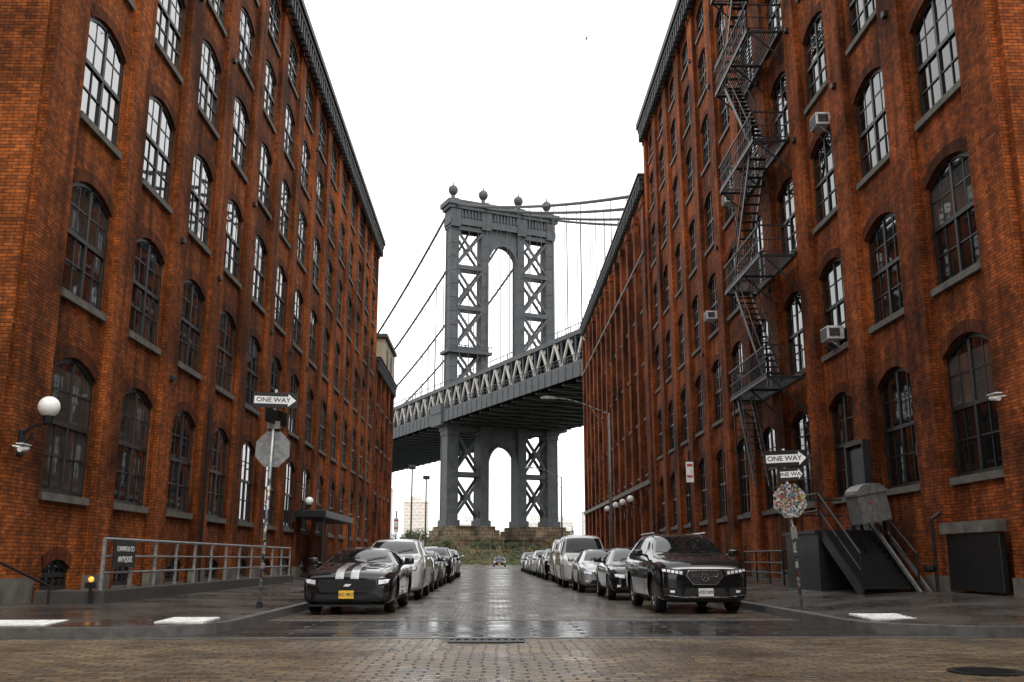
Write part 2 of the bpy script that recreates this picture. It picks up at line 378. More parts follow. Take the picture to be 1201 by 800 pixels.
sheet('crosswalk',M_XW,-9.5,11,YC-.1,18.9,-.004)
m=MB()
for y in(YC-.05,18.62): m.box((-4.4 if y>16 else -5.6,y,-.003),(6.0 if y>16 else 7.2,y+.2,.002))
m.obj('crosswalk_edge',M_CURB)
M_WALK=cobble('sidewalk_slabs',(.065,.058,.051),(.038,.035,.032),(.012,.011,.010),1.5,1.5,.02,.14,.5,bumpd=.004)
def sidewalk(name,cx,wx,wy,sgn,ze,ycurb=YC,far=110,cfar=None,R=1.8):
    P=[];Q=[]; cfar=cfar if cfar is not None else cx
    def cxx(y): return cx+(cfar-cx)*max(0,min(1,(y-24)/(60-24)))
    P.append((cxx(far),far));Q.append((wx+sgn*1,far))
    y=far
    while y>ycurb+R+4: 
        y-=4; yy=max(y,ycurb+R); P.append((cxx(yy),yy)); Q.append((wx+sgn*1,max(y,wy+1)))
    c=(cx+sgn*R,ycurb+R)
    for i in range(13):
        a=math.pi/2*i/12; P.append((c[0]-sgn*R*math.cos(a),c[1]-R*math.sin(a))); Q.append((wx+sgn*1,wy+1))
    x=P[-1][0]
    while abs(x)<58: x+=sgn*4; P.append((x,ycurb)); Q.append((wx+sgn*1 if abs(x)<abs(wx)+1 else x,wy+1))
    m=MB(); k=MB()
    for i in range(len(P)-1):
        seg=6
        for j in range(seg):
            t0=j/seg;t1=(j+1)/seg
            def L(i,t):
                p=Vector(P[i]);q=Vector(Q[i]); d=(q-p); l=d.length; s=min(.17,l*.2); p2=p+d.normalized()*s; r=p2+(q-p2)*t
                return (r.x,r.y,.14+(ze-.14)*min(1,((r-p).length/4.9)))
            m.poly([L(i,t0),L(i+1,t0),L(i+1,t1),L(i,t1)])
        def C(i): 
            p=Vector(P[i]);q=Vector(Q[i]); d=(q-p).normalized(); r=p+d*.17; return p,r
        p0,r0=C(i);p1,r1=C(i+1); zc=.14+(ze-.14)*.17/4.9+.003
        k.poly([(p0.x,p0.y,.145),(p1.x,p1.y,.145),(r1.x,r1.y,zc),(r0.x,r0.y,zc)])
        k.poly([(p0.x,p0.y,-.02),(p1.x,p1.y,-.02),(p1.x,p1.y,.145),(p0.x,p0.y,.145)])
    e=empty(name); m.obj('slabs',M_WALK,e); k.obj('kerb',M_CURB,e)
sidewalk('sidewalk',CL,LX,18.7,-1,.27)
sidewalk('sidewalk',CR,RX,18.0,1,.42,cfar=4.95)
for nm,xa,xb in(('sidewalk',-60,-6),('sidewalk',7,60)):
    m=MB(); m.box((xa,-5.6,-.01),(xb,1.2,.14)); m.obj(nm,M_WALK)
def pad(x0,y0,x1,y1,z,name='ramp_pad'):
    m=MB(); 
    m.add([(x0,y0,z[0]),(x1,y0,z[0]),(x1,y1,z[1]),(x0,y1,z[1]),(x0,y0,z[0]-.03),(x1,y0,z[0]-.03),(x1,y1,z[1]-.03),(x0,y1,z[1]-.03)],[(0,1,2,3),(0,1,5,4),(1,2,6,5),(2,3,7,6),(3,0,4,7)])
    nx=8
    for i in range(nx):
        for j in range(5):
            x=x0+(i+.5)*(x1-x0)/nx; y=y0+(j+.5)*(y1-y0)/5; z1=z[0]+(z[1]-z[0])*(j+.5)/5
            m.box((x-.02,y-.02,z1),(x+.02,y+.02,z1+.006))
    return m.obj(name,M_DIRTYW)
pad(-5.2,15.55,-4.45,16.5,(.175,.19)); pad(-8.0,14.95,-6.6,15.8,(.172,.19)); pad(6.05,15.9,6.85,16.9,(.19,.215)); pad(10.0,15.0,11.0,15.8,(.19,.22))
m=MB(); m.lathe((5.0,10.2,0),(0,0,1),[(.36,.004),(.36,.014),(.30,.014),(.30,.010),(.002,.010)],32)
for i in range(-4,5):
    w=math.sqrt(max(0,.27**2-(i*.06)**2)); m.box((5.0-w,10.2+i*.06-.012,.0105),(5.0+w,10.2+i*.06+.012,.017))
m.obj('manhole_cover',M_IRON)
m=MB()
for i in range(9): m.box((-.55+i*.11,13.8,.001),(-.50+i*.11,14.25,.012))
m.box((-.6,13.75,.0),(.45,13.8,.014)); m.box((-.6,14.25,.0),(.45,14.3,.014)); m.box((-.6,13.8,-.002),(.45,14.25,.0005)); m.obj('drain_grate',M_IRON)
M_GRASS=simple('park_grass',(.065,.07,.026),.9,var=.45,nscale=.25,bump=.4,bscale=3)
sheet('park_lawn',M_GRASS,-200,200,122,262,-.008)
sheet('cross_road',simple('asphalt',(.05,.05,.052),.45,var=.3,nscale=.6),-100,100,110.2,121.8,.002)
M_WATER=simple('river_water',(.05,.06,.065),.12,var=.15,nscale=.05,bump=.5,bscale=.6)
sheet('river_water',M_WATER,-3000,3000,268,1500,-.006)
r=random.Random(12); m=MB()
for i in range(420):
    if r.random()<.5: x=CL-.2-r.random()**2*4.3; y=r.uniform(19,60); z=.14+.13*(CL-x)/5+.014
    elif r.random()<.5: x=CR+.2+r.random()**2*3.8; y=r.uniform(19,30); z=.14+.28*(x-CR)/5+.016
    else: x=r.choice([CL+.15,CR-.15])+r.gauss(0,.12); x=min(max(x,CL+.03),CR-.03); y=r.uniform(19,26 if x>0 else 60); z=.006
    a=r.uniform(0,6.28); s=r.uniform(.025,.06)
    m.poly([(x+s*math.cos(a),y+s*math.sin(a),z),(x-.5*s*math.sin(a),y+.5*s*math.cos(a),z+.012),(x-s*math.cos(a),y-s*math.sin(a),z+.003),(x+.5*s*math.sin(a),y-.5*s*math.cos(a),z+.008)])
m.obj('fallen_leaves',simple('dead_leaves',(.14,.09,.035),.8,var=.5,nscale=3),uv=False)

# ------------------------------------------------------------ bridge
TC=Vector((2.0,264.2)); A=Vector((-.414,.910)); A.normalize(); NN=Vector((A.y,-A.x))
BM=Matrix(((NN.x,A.x,0,TC.x),(NN.y,A.y,0,TC.y),(0,0,1,0),(0,0,0,1)))
be=empty('suspension_bridge')
S=MB(BM);D=MB(BM);T=MB(BM);K=MB(BM);PI=MB(BM)
cols=[-14.9,-5.6,5.6,14.9]
for c in cols:
    outer=abs(c)>10
    w=1.1 if outer else .85
    S.box((c-w,-1.7,44),(c+w,1.7,92.5))
    wl=1.5 if outer else 1.1
    S.box((c-wl,-2.3,9.5),(c+wl,2.3,44.01))
    for f in(-1,1):
        S.box((c-w-.18,f*1.6-.18,44.5),(c-w+.2,f*1.6+.25,92)); S.box((c+w-.2,f*1.6-.18,44.5),(c+w+.18,f*1.6+.25,92))
        S.box((c-wl-.12,f*2.25-.12,11),(c-wl+.25,f*2.25+.22,33.3)); S.box((c+wl-.25,f*2.25-.12,11),(c+wl+.12,f*2.25+.22,33.3))
    z=48
    while z<92: S.box((c-w-.1,-1.82,z),(c+w+.1,1.82,z+.35)); z+=3.9
    z=13
    while z<33: S.box((c-wl-.08,-2.4,z),(c+wl+.08,2.4,z+.3)); z+=3.3
    S.box((c-wl-.5,-2.9,34.5),(c+wl+.5,2.9,36)); S.box((c-wl-.25,-2.6,33.3),(c+wl+.25,2.6,34.5)); S.box((c-wl-.5,-2.9,9.3),(c+wl+.5,2.9,11))
    S.box((c-1.2,-1.8,99.3),(c+1.2,1.8,100.2)); S.lathe((c,0,100.2),(0,0,1),[(1.0,0),(.6,.5),(.5,1.3),(.85,1.6),(1.25,2.2),(1.4,2.9),(1.25,3.6),(.7,4.1),(.22,4.4),(.1,5.3),(.01,5.4)],12)
for a,bb in((-14.9,-5.6),(5.6,14.9)):
    for t in(-1.5,1.5):
        zs=[46,57.0,68.6,80.2,91.5]
        for i in range(4):
            z0,z1=zs[i],zs[i+1]
            S.beam((a+.9,t,z0+.7),(bb-.8,t,z1-.7),.5,.6); S.beam((a+.9,t+.05,z1-.7),(bb-.8,t+.05,z0+.7),.5,.6)
            S.box((a+.9,t-.4,z1-.6),(bb-.8,t+.4,z1+.6))
            mx,mz=(a+bb)/2,(z0+z1)/2; S.box((mx-.7,t-.35,mz-.7),(mx+.7,t+.35,mz+.7))
        for z0,z1 in((11,23),(23,35)):
            S.beam((a+1,t,z0+.9),(bb-1,t,z1-.9),.6,.7); S.beam((a+1,t+.05,z1-.9),(bb-1,t+.05,z0+.9),.6,.7)
            S.box((a+1,t-.4,z1-.6),(bb-1,t+.4,z1+.6)); mx,mz=(a+bb)/2,(z0+z1)/2; S.box((mx-.8,t-.35,mz-.8),(mx+.8,t+.35,mz+.8))
S.box((-17,-3.0,55.6),(-4,3.0,56.4)); S.box((4,-3.0,55.6),(17,3.0,56.4))
for x in range(-17,18,1):
    if abs(x)>4: S.box((x-.08,-2.95,56.4),(x+.08,-2.85,57.6))
S.box((-17,-3.02,57.6),(-4,-2.8,57.8)); S.box((4,-3.02,57.6),(17,-2.8,57.8))
def tarch(zs,R,ztop,t0,t1,x):
    n=16; pts=[(-x*math.cos(math.pi*i/n),zs+R*math.sin(math.pi*i/n)) for i in range(n+1)]
    for i in range(n):
        p,q=pts[i],pts[i+1]
        for t in(t0,t1): S.poly([(p[0],t,p[1]),(q[0],t,q[1]),(q[0],t,ztop),(p[0],t,ztop)])
        S.poly([(p[0],t0,p[1]),(q[0],t0,q[1]),(q[0],t1,q[1]),(p[0],t1,p[1])])
        S.beam((p[0],t0-.15,p[1]+.3),(q[0],t0-.15,q[1]+.3),.5,.7)
tarch(81.5,6.5,92.6,-1.2,1.2,4.8); tarch(25.5,5.4,36.5,-1.5,1.5,4.5)
for sx in(-4.85,4.85): S.box((sx-.25,-2.0,57),(sx+.25,-1.4,81.5))
S.box((-16.6,-2.4,92.4),(16.6,2.4,94.2)); S.box((-16.1,-2.0,94.2),(16.1,2.0,96.9)); S.box((-17,-2.9,96.9),(17,2.9,97.9)); S.box((-17.5,-3.4,97.9),(17.5,3.4,99.3))
for i in range(-16,17,1): 
    S.box((i-.2,-2.5,94.6),(i+.2,-2.0,96.7))
for c in cols: S.box((c-1.4,-2.6,91.6),(c+1.4,2.6,96.8))
for x0,x1 in((-18.5,-2.5),(2.5,18.5)):
    PI.box((x0,-8,-.2),(x1,8,6.8)); PI.box((x0+.8,-7,6.8),(x1-.8,7,8.4)); PI.box((x0+1.6,-6,8.4),(x1-1.6,6,9.4))
    PI.box((x0-.4,-8.4,5.9),(x1+.4,8.4,6.5))
PI.box((-20,-10,-.2),(20,10,2.6))
T0,T1=-200,420
seg=6.0; n=int((T1-T0)/seg)
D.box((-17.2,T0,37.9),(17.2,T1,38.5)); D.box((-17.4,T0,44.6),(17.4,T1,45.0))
for i in range(n+1):
    t=T0+i*seg
    D.box((-17.5,t-.3,35.9),(17.5,t+.3,37.9)); S.box((-17.5,t-.38,35.7),(17.5,t+.38,35.9))
    if i<n:
        for oa,ob in((-17,-6),(-6,6),(6,17)):
            S.beam((oa,t+.4,36.0),(ob,t+seg-.4,36.0),.22,.2); S.beam((ob,t+.4,35.98),(oa,t+seg-.4,35.98),.22,.2)
for o in(-14,-9,-4,4,9,14): D.box((o-.3,T0,36.4),(o+.3,T1,37.89))
for o in(-17.6,-12.2,12.2,17.6):
    st=T if abs(o)>15 else S
    S.box((o-.35,T0,45.02),(o+.35,T1,46.0)); S.box((o-.4,T0,37.6),(o+.4,T1,39.2))
    for i in range(n):
        t=T0+i*seg
        st.beam((o,t,39.2),(o,t+seg/2,45.0),.42,.5); st.beam((o,t+seg/2,45.0),(o,t+seg,39.2),.42,.5)
        S.box((o-.2,t-.16,39.2),(o+.2,t+.16,45.0))
        if abs(o)>15: T.beam((o-.3*(1 if o>0 else -1),t+seg/2-1.1,44.4),(o-.3*(1 if o>0 else -1),t+seg/2+1.1,44.4),.2,1.1)
for sd in(-1,1):
    o=sd*18.4
    S.box((min(o,o-sd*.8),T0,38.9),(max(o,o-sd*.8),T1,39.5)); S.box((o-.12,T0,36.2),(o+.12,T1,38.9))
    for i in range(n*2):
        t=T0+i*seg/2; S.box((o-.25,t-.12,36.2),(o+.25,t+.12,39.0)); 
    for i in range(n*3): S.box((o-.06,T0+i*2-.06,39.5),(o+.06,T0+i*2+.06,40.9))
    S.box((o-.08,T0,40.85),(o+.08,T1,41.0)); S.box((o-.05,T0,40.2),(o+.05,T1,40.28))
    for i in range(n*3): S.box((sd*17.6-.05,T0+i*2-.05,46.0),(sd*17.6+.05,T0+i*2+.05,47.3))
    S.box((sd*17.6-.06,T0,47.25),(sd*17.6+.06,T1,47.38))
S.box((-19.0,-3.6,35.6),(-13.2,3.6,38.8)); S.box((13.2,-3.6,35.6),(19.0,3.6,38.8))
S.box((-19.2,-3.8,38.8),(-18.5,3.8,41.2)); 
def cz(t):
    if t>=0: L=448; return 99.0-4*47*(t/L)*(1-t/L)
    L=221; s=-t; return 99.0-(99.0-48)*s/L-4*9*(s/L)*(1-s/L)
for o in cols:
    ts=list(range(-216,421,6)); 
    for i in range(len(ts)-1): 
        K.cyl((o,ts[i],cz(ts[i])),(o,ts[i+1],cz(ts[i+1])),.34,6)
    for t in range(-210,420,6):
        if abs(t)>4 and cz(t)-46>1.5: K.box((o-.055,t-.055,46),(o+.055,t+.055,cz(t)))
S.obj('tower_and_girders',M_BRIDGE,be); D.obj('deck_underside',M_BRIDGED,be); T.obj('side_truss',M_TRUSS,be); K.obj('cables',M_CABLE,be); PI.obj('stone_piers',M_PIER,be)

# ------------------------------------------------------------ distant skyline
M_FAR=brickmat('far_facade_hazed',(.62,.61,.61),(.52,.51,.52),(.7,.7,.7),bw=7,rh=4,ms=1.2,soot=.1,patch=.15)  # distance haze put into the wall colours, hence so pale
M_FAR2=brickmat('far_facade_hazed_warm',(.58,.51,.48),(.5,.45,.43),(.66,.63,.61),bw=7,rh=4,ms=1.2,soot=.1,patch=.15)  # warmer walls, also paled to stand in for haze
rr=random.Random(3)
x=-190
while x<260:
    w=rr.uniform(16,34); h=rr.uniform(18,48)
    if -150<x<-105: h=rr.uniform(70,88)
    if 75<x<120: h=rr.uniform(50,66)
    y=1150+rr.uniform(-40,120)
    m=MB(); m.box((x,y,0),(x+w,y+25,h)); m.box((x+w*.25,y+2,h),(x+w*.7,y+18,h+rr.uniform(3,9))); m.box((x-.5,y-.5,h-1.5),(x+w+.5,y+25.5,h-.5))
    m.obj('distant_building',M_FAR2 if rr.random()<.35 else M_FAR)
    x+=w+rr.uniform(-2,14)

# ------------------------------------------------------------ vegetation
def leafmat(name,c):
    m,nt,b=newmat(name); f=noise(nt,1.2,4,N(nt,'ShaderNodeNewGeometry').outputs['Position'],.8)
    nt.links.new(ramp(nt,f,.35,.65,tuple(x*.45 for x in c),tuple(x*1.5 for x in c)),b.inputs['Base Color']); b.inputs['Roughness'].default_value=.7; return m
M_LEAF=leafmat('shrub_leaves',(.045,.065,.018)); M_LEAFB=leafmat('autumn_leaves',(.12,.075,.025)); M_BARK=simple('bark',(.04,.033,.027),.9)
def leaves(m,c,rad,n,s,r):
    for _ in range(n):
        d=Vector((r.gauss(0,1),r.gauss(0,1),r.gauss(0,1))); d.normalize(); p=Vector(c)+Vector((d.x*rad[0],d.y*rad[1],d.z*rad[2]))*(r.random()**.45)
        a=Vector((r.gauss(0,1),r.gauss(0,1),r.gauss(0,1))).normalized()*s*r.uniform(.6,1.3); q=a.orthogonal().normalized()*s*r.uniform(.3,.7)
        m.poly([tuple(p-a),tuple(p+q),tuple(p+a),tuple(p-q)])
def tree(loc,h,seed,dens=1.0,name='small_tree',mat=None):
    r=random.Random(seed); e=empty(name,loc); t=MB(); l=MB()
    def br(p,d,L,rad,k):
        q=p+d*L; t.cyl(p,q,rad,6,rad*.65)
        if k==0:
            leaves(l,q,(h*.09,h*.09,h*.07),int(26*dens),h*.018,r); return
        for _ in range(3 if k>1 else 4):
            nd=(d+Vector((r.uniform(-.8,.8),r.uniform(-.8,.8),r.uniform(-.1,.6)))).normalized(); br(q,nd,L*r.uniform(.6,.82),rad*.6,k-1)
    br(Vector((0,0,0)),Vector((0,0,1)),h*.24,h*.022,3)
    t.obj('trunk_and_limbs',M_BARK,e); l.obj('crown',mat or M_LEAFB,e,uv=False)
r=random.Random(5)
for i in range(9): tree((-12-r.uniform(0,16),126+r.uniform(0,60),0),r.uniform(6,9.5),20+i,.35,mat=M_LEAFB if i%2 else M_LEAF)
for i in range(7): tree((9+r.uniform(0,22),130+r.uniform(0,60),0),r.uniform(4.5,7.5),40+i,.6,mat=M_LEAF if i%2 else M_LEAFB)
for k,(x,y,h) in enumerate(((-7.5,150,6.0),(-9,185,7.5),(-3,222,8.0),(5,228,7.0),(12,205,7.5),(-15,205,9.5),(1.0,240,7.5),(-9,236,9.0),(17,232,8.5),(9,242,7.5),(-13,240,8.5),(22,225,9.0),(-19,228,9.0))): tree((x,y,0),h,77+k,.9,mat=M_LEAFB if k%3==1 else M_LEAF)
m=MB();m2=MB()
for i in range(340):
    x=r.uniform(-30,34); y=r.uniform(124,244); hh=r.uniform(.4,1.2)+(1.6 if y>185 else 0)
    if abs(x-.8)<7 and y<176: continue
    leaves(m if r.random()<.66 else m2,(x,y,hh*.6),(r.uniform(1,3),r.uniform(1,3),hh),75,.22,r)
m.obj('park_shrubs',M_LEAF,uv=False); m2.obj('park_grasses',M_LEAFB,uv=False)

# ------------------------------------------------------------ text helper
def text(body,size,M,parent,mat,ext=.002,name='lettering',sx=1):
    c=bpy.data.curves.new(name,'FONT'); c.body=body; c.size=size; c.extrude=ext; c.align_x='CENTER'; c.align_y='CENTER'; c.offset=size*.012
    o=bpy.data.objects.new(name,c); COL.objects.link(o); c.materials.append(mat); o.parent=parent
    o.matrix_local=M@Matrix.Diagonal((sx,1,1,1)); return o
FRONT=Matrix.Rotation(math.radians(90),4,'X')
def oneway(parent,z,w,h,yaw,mirror=False,y=-.045,x=0,plate='sign_plate'):
    R=Matrix.Translation((x,0,z))@Matrix.Rotation(yaw,4,'Z')
    m=MB(R); m.bbox((-w/2,y-.004,-h/2),(w/2,y+.002,h/2),.002); m.obj(plate,M_BLACK,parent)
    m=MB(R); aw=w*.46; yy=y-.006
    m.poly([((-a if mirror else a),yy,c) for a,c in [(-aw,-h*.24),(aw*.62,-h*.24),(aw*.62,-h*.42),(aw,0),(aw*.62,h*.42),(aw*.62,h*.24),(-aw,h*.24)]])
    m.obj('arrow',M_WHITE,parent)
    text('ONE WAY',h*.42,R@Matrix.Translation((-.04*w*(-1 if mirror else 1),yy-.003,0))@FRONT,parent,M_BLACK,.001,sx=1.12)
def octagon(m,z,r,y,t=.004):
    pts=[(r*math.cos(math.pi/8+math.pi/4*i),r*math.sin(math.pi/8+math.pi/4*i)) for i in range(8)]
    m.add([(a,y,z+c) for a,c in pts]+[(a,y+t,z+c) for a,c in pts],[tuple(range(8)),tuple(range(8,16))[::-1]]+[(i,(i+1)%8,8+(i+1)%8,8+i) for i in range(8)])
e=empty('street_sign',(-4.68,20.2,.15)); e.rotation_euler=(0,math.radians(1.4),0)
m=MB(); m.cyl((0,0,0),(0,0,4.45),.032,10); m.obj('pole',M_GALV,e,True); m=MB(); m.cyl((0,0,.35),(0,0,2.6),.0345,10); m.obj('pole_stickers',M_STKP,e,True)
m=MB(); m.cyl((0,0,0),(0,0,.12),.06,10); m.obj('base_collar',M_IRON,e)
oneway(e,4.22,.94,.32,math.radians(4)); 
m=MB(Matrix.Translation((0,0,3.86))@Matrix.Rotation(math.radians(74),4,'Z')); m.bbox((-.46,-.05,-.15),(.46,-.044,.15),.002); m.obj('cross_sign_plate',M_BLACK,e)
m=MB(Matrix.Rotation(math.radians(-8),4,'Z')); octagon(m,3.2,.40,.05); m.obj('stop_sign_back',M_GALV,e); m=MB(); m.box((-.03,.02,2.95),(.03,.052,3.45)); m.obj('bracket',M_IRON,e)
m=MB(); m.box((-.12,-.042,3.62),(.14,-.036,3.78)); m.obj('small_plate',M_GREYP,e)
e=empty('street_sign',(6.25,20.1,.17)); e.rotation_euler=(0,math.radians(-3.2),0)
m=MB(); m.cyl((0,0,0),(0,0,3.2),.03,10); m.obj('pole',M_GALV,e,True); m=MB(); m.cyl((0,0,.25),(0,0,2.3),.033,10); m.obj('pole_stickers',M_STKP,e,True)
oneway(e,2.99,.95,.34,math.radians(5),x=.02); oneway(e,2.66,.5,.26,math.radians(-3),x=.1,plate='second_plate')
m=MB(); octagon(m,2.12,.37,-.05); m.obj('stickered_octagon',M_STK,e); m=MB(); m.box((-.06,-.05,1.35),(.07,-.045,1.6)); m.obj('notice_plates',M_GREYP,e)
SR=simple('sign_red',(.45,.04,.03),.5)
def parksign(x,y,z,h):
    e=empty('parking_sign',(x,y,z)); m=MB(); m.cyl((0,0,0),(0,0,h),.03,8); m.obj('pole',M_IRON,e); m=MB(); m.bbox((-.12,-.045,h-1.0),(.12,-.038,h-.35),.002); m.obj('sign_plate',M_DIRTYW,e)
    m=MB(); m.box((-.09,-.047,h-.5),(.09,-.046,h-.42)); m.box((-.09,-.047,h-.85),(.09,-.046,h-.78)); m.obj('legend',SR,e)
parksign(6.3,31,.2,4.3); parksign(-4.6,47,.16,3.2); parksign(6.0,74,.16,3.4)

def lamp(x,y,h,arm,rise=.9):
    e=empty('street_lamp',(x,y,.15)); m=MB()
    m.cyl((0,0,0),(0,0,.5),.16,10,.14); m.cyl((0,0,.5),(0,0,h),.10,10,.06)
    pr=None
    for i in range(9):
        t=i/8; p=Vector((-arm*t,0,h-.1+rise*math.sin(t*math.pi/2))); 
        if pr is not None: m.cyl(pr,p,.035,6)
        pr=p
    m.cyl((0,0,h-1.1),(-arm*.35,0,h-.1+rise*math.sin(.35*math.pi/2)),.022,6)
    m.obj('pole_and_arm',M_GREYP,e,True)
    m=MB(); z=h-.1+rise; m.add([(-arm+.1,-.06,z-.05),(-arm+.1,.06,z-.05),(-arm-.35,.15,z-.04),(-arm-.75,.08,z-.02),(-arm-.75,-.08,z-.02),(-arm-.35,-.15,z-.04),(-arm+.1,-.05,z+.06),(-arm+.1,.05,z+.06),(-arm-.35,.11,z+.12),(-arm-.7,.06,z+.07),(-arm-.7,-.06,z+.07),(-arm-.35,-.11,z+.12)],
       [(0,1,2,3,4,5),(6,7,8,9,10,11)]+[(i,(i+1)%6,6+(i+1)%6,6+i) for i in range(6)])
    m.obj('luminaire',M_GREYP,e)
lamp(6.3,52,8.7,3.0); lamp(6.2,88,8.2,2.6)
def parklamp(x,y,h):
    e=empty('street_lamp',(x,y,0)); m=MB(); m.cyl((0,0,0),(0,0,h),.13,8,.09); m.cyl((0,0,0),(0,0,.9),.28,8,.18); m.obj('pole',M_IRON,e)
    m=MB(); m.bbox((-.45,-.3,h),(.45,.3,h+.5),.08); m.obj('floodlight_head',M_IRON,e)
parklamp(-10.6,128,12.6); parklamp(-9.0,132,11.6)
def globe(x,y,z,wallx,r=.21):
    e=empty('wall_lamp',(0,0,0)); m=MB(); m.sphere((x,y,z),r,20); m.obj('globe',M_GLOBE,e,True)
    m=MB(); m.cyl((x,y,z-r-.12),(x,y,z-r+.03),.08,10,.11); pr=None
    for i in range(9):
        a=math.pi*.5*i/8; p=Vector((x+(wallx-x)*(math.sin(a)),y,z-r-.12-.35*(1-math.cos(a)))); 
        if pr is not None: m.cyl(pr,p,.03,6)
        pr=p
    m.bbox((wallx-.06,y-.1,z-r-.75),(wallx+.06,y+.1,z-r-.25),.02); m.cyl((wallx,y,z-r-.65),(x+(wallx-x)*.5,y,z-r-.3),.018,6); m.obj('bracket',M_IRON,e)
globe(-8.78,19.1,4.05,-9.26); globe(-8.6,46,3.75,-9.26,.2)
for y in(66.5,70.5,74.5,80): globe(9.4,y,5.1,10.1,.24)
e=empty('entrance_canopy'); m=MB(); m.bbox((-9.26,46,3.0),(-7.8,55,3.35),.04); m.obj('slab',M_IRON,e); m=MB()
for y in(46.2,54.8): m.cyl((-9.2,y,4.6),(-7.9,y,3.3),.02,6)
for y in(46.3,54.7): m.beam((-7.95,y,.2),(-7.95,y,3.0),.09)
m.obj('rods_and_posts',M_IRON,e)

e=empty('metal_railing'); m=MB()
y=20.4
while y<39.2: m.beam((-7.95,y,.5),(-7.95,y,1.52),.06); y+=1.55
for z,w in((1.52,.055),(1.17,.035),(.84,.035)): m.cyl((-7.95,20.4,z),(-7.95,39,z),w/2*1.2,8)
m.obj('rails',M_GALV,e)
e=empty('areaway_wall'); m=MB(); m.bbox((-8.1,20.2,.2),(-7.8,39.2,.5),.02); m.bbox((-9.2,20.2,.2),(-8.1,20.45,.495),.02); m.obj('wall',M_DCONC,e)
e=empty('shop_sign'); m=MB(); m.bbox((-7.9,20.75,.95),(-7.88,22.0,1.5),.004); m.obj('board',M_BLACK,e)
def RT(z): return Matrix(((0,0,1,-7.868),(1,0,0,21.38),(0,1,0,z),(0,0,0,1)))
text('CANVAS & CO',.15,RT(1.32),e,M_WHITE); text('ANTIQUES',.17,RT(1.1),e,M_WHITE)
e=empty('stair_handrail'); m=MB(); m.cyl((-8.9,17.9,.2),(-8.9,17.9,1.1),.025,8); m.cyl((-8.9,17.9,1.1),(-8.5,19.3,.6),.025,8); m.cyl((-8.5,19.3,.6),(-8.5,19.3,.2),.025,8); m.obj('rail',M_IRON,e)
M_AMB,nt_,b_=newmat('amber_lamp_lit'); b_.inputs['Base Color'].default_value=(.9,.4,.05,1); b_.inputs['Emission Color'].default_value=(1,.42,.06,1); b_.inputs['Emission Strength'].default_value=1.2
e=empty('warning_light'); m=MB(); m.sphere((-8.0,20.0,.72),.055,12); m.obj('lens',M_AMB,e,True); m=MB(); m.cyl((-8.0,20.0,.25),(-8.0,20.0,.66),.03,8); m.bbox((-8.1,19.95,.55),(-7.9,20.05,.66),.01); m.obj('stand',M_IRON,e)
e=empty('metal_railing'); m=MB()
for y in(29.5,31,32.5,34): m.beam((8.7,y,.35),(8.7,y,1.35),.05)
for z in(1.35,1.0,.7): m.cyl((8.7,29.5,z),(8.7,34,z),.028,8)
for z in(1.35,.7): m.cyl((8.7,29.5,z),(10.2,29.5,z),.028,8)
m.obj('rails',M_IRON,e)
for x,y,z,d in((-9.0,18.85,3.2,1),(9.95,18.9,4.25,-1)):
    e=empty('security_camera'); m=MB(); m.cyl((x,y,z),(x,y-.3,z-.05),.05,12); m.cyl((x,y-.1,z),(x-d*.3,y,z+.05),.02,8); m.bbox((x-.07,y-.33,z+.05),(x+.07,y+.02,z+.07),.005); m.obj('housing',M_DIRTYW,e)

# ------------------------------------------------------------ fire escape
e=empty('fire_escape'); m=MB(); g=MB()
Ya,Yb,Xo,Xi=31.2,36.2,9.05,10.26
lev=[7.0+4.2*i for i in range(6)]
for k,z in enumerate(lev):
    m.beam((Xo,Ya,z),(Xo,Yb,z),.05,.12); m.beam((Xi-.05,Ya,z),(Xi-.05,Yb,z),.05,.12)
    for y in(Ya,(Ya+Yb)/2,Yb):
        m.beam((Xo,y,z-.03),(Xi,y,z-.03),.06,.08); m.beam((Xo+.1,y,z-.05),(Xi,y,z-1.1),.05,.05)
    for i in range(14):
        x=Xo+.06+i*(Xi-Xo-.1)/13; g.box((x-.018,Ya,z+.02),(x+.018,Yb,z+.045))
    for zz,w in((1.05,.05),(.55,.03),(.12,.03)):
        m.beam((Xo,Ya,z+zz),(Xo,Yb,z+zz),w); m.beam((Xo,Ya,z+zz),(Xi,Ya,z+zz),w); m.beam((Xo,Yb,z+zz),(Xi,Yb,z+zz),w)
    y=Ya
    while y<=Yb+.01: m.box((Xo-.012,y-.012,z),(Xo+.012,y+.012,z+1.05)); y+=.25
    for i in range(5):
        x=Xo+i*(Xi-Xo)/4
        for y in(Ya,Yb): m.box((x-.012,y-.012,z),(x+.012,y+.012,z+1.05))
    if k<5:
        y0,y1=(Ya+.7,Yb-.9) if k%2==0 else(Yb-.7,Ya+.9)
        z1=lev[k+1]
        for x in(Xo+.12,Xo+.68):
            m.beam((x,y0,z),(x,y1,z1),.03,.16); m.beam((x,y0,z+.85),(x,y1,z1+.85),.03,.04)
            for t in(.1,.35,.6,.85): yy=y0+(y1-y0)*t; zz=z+(z1-z)*t; m.beam((x,yy,zz),(x,yy,zz+.85),.025)
        for i in range(1,16):
            t=i/16; yy=y0+(y1-y0)*t; zz=z+(z1-z)*t; g.box((Xo+.12,yy-.1,zz-.01),(Xo+.68,yy+.1,zz+.015))
for x in(Xo+.1,Xo+.6):
    m.beam((x,Yb-.6,7.0),(x,Yb-2.4,3.6),.03,.14); m.beam((x,Yb-.6,7.8),(x,Yb-2.4,4.4),.03,.04)
    for t in(0.05,.35,.65,.95): m.beam((x,Yb-.6-1.8*t,7-3.4*t),(x,Yb-.6-1.8*t,7.8-3.4*t),.025)
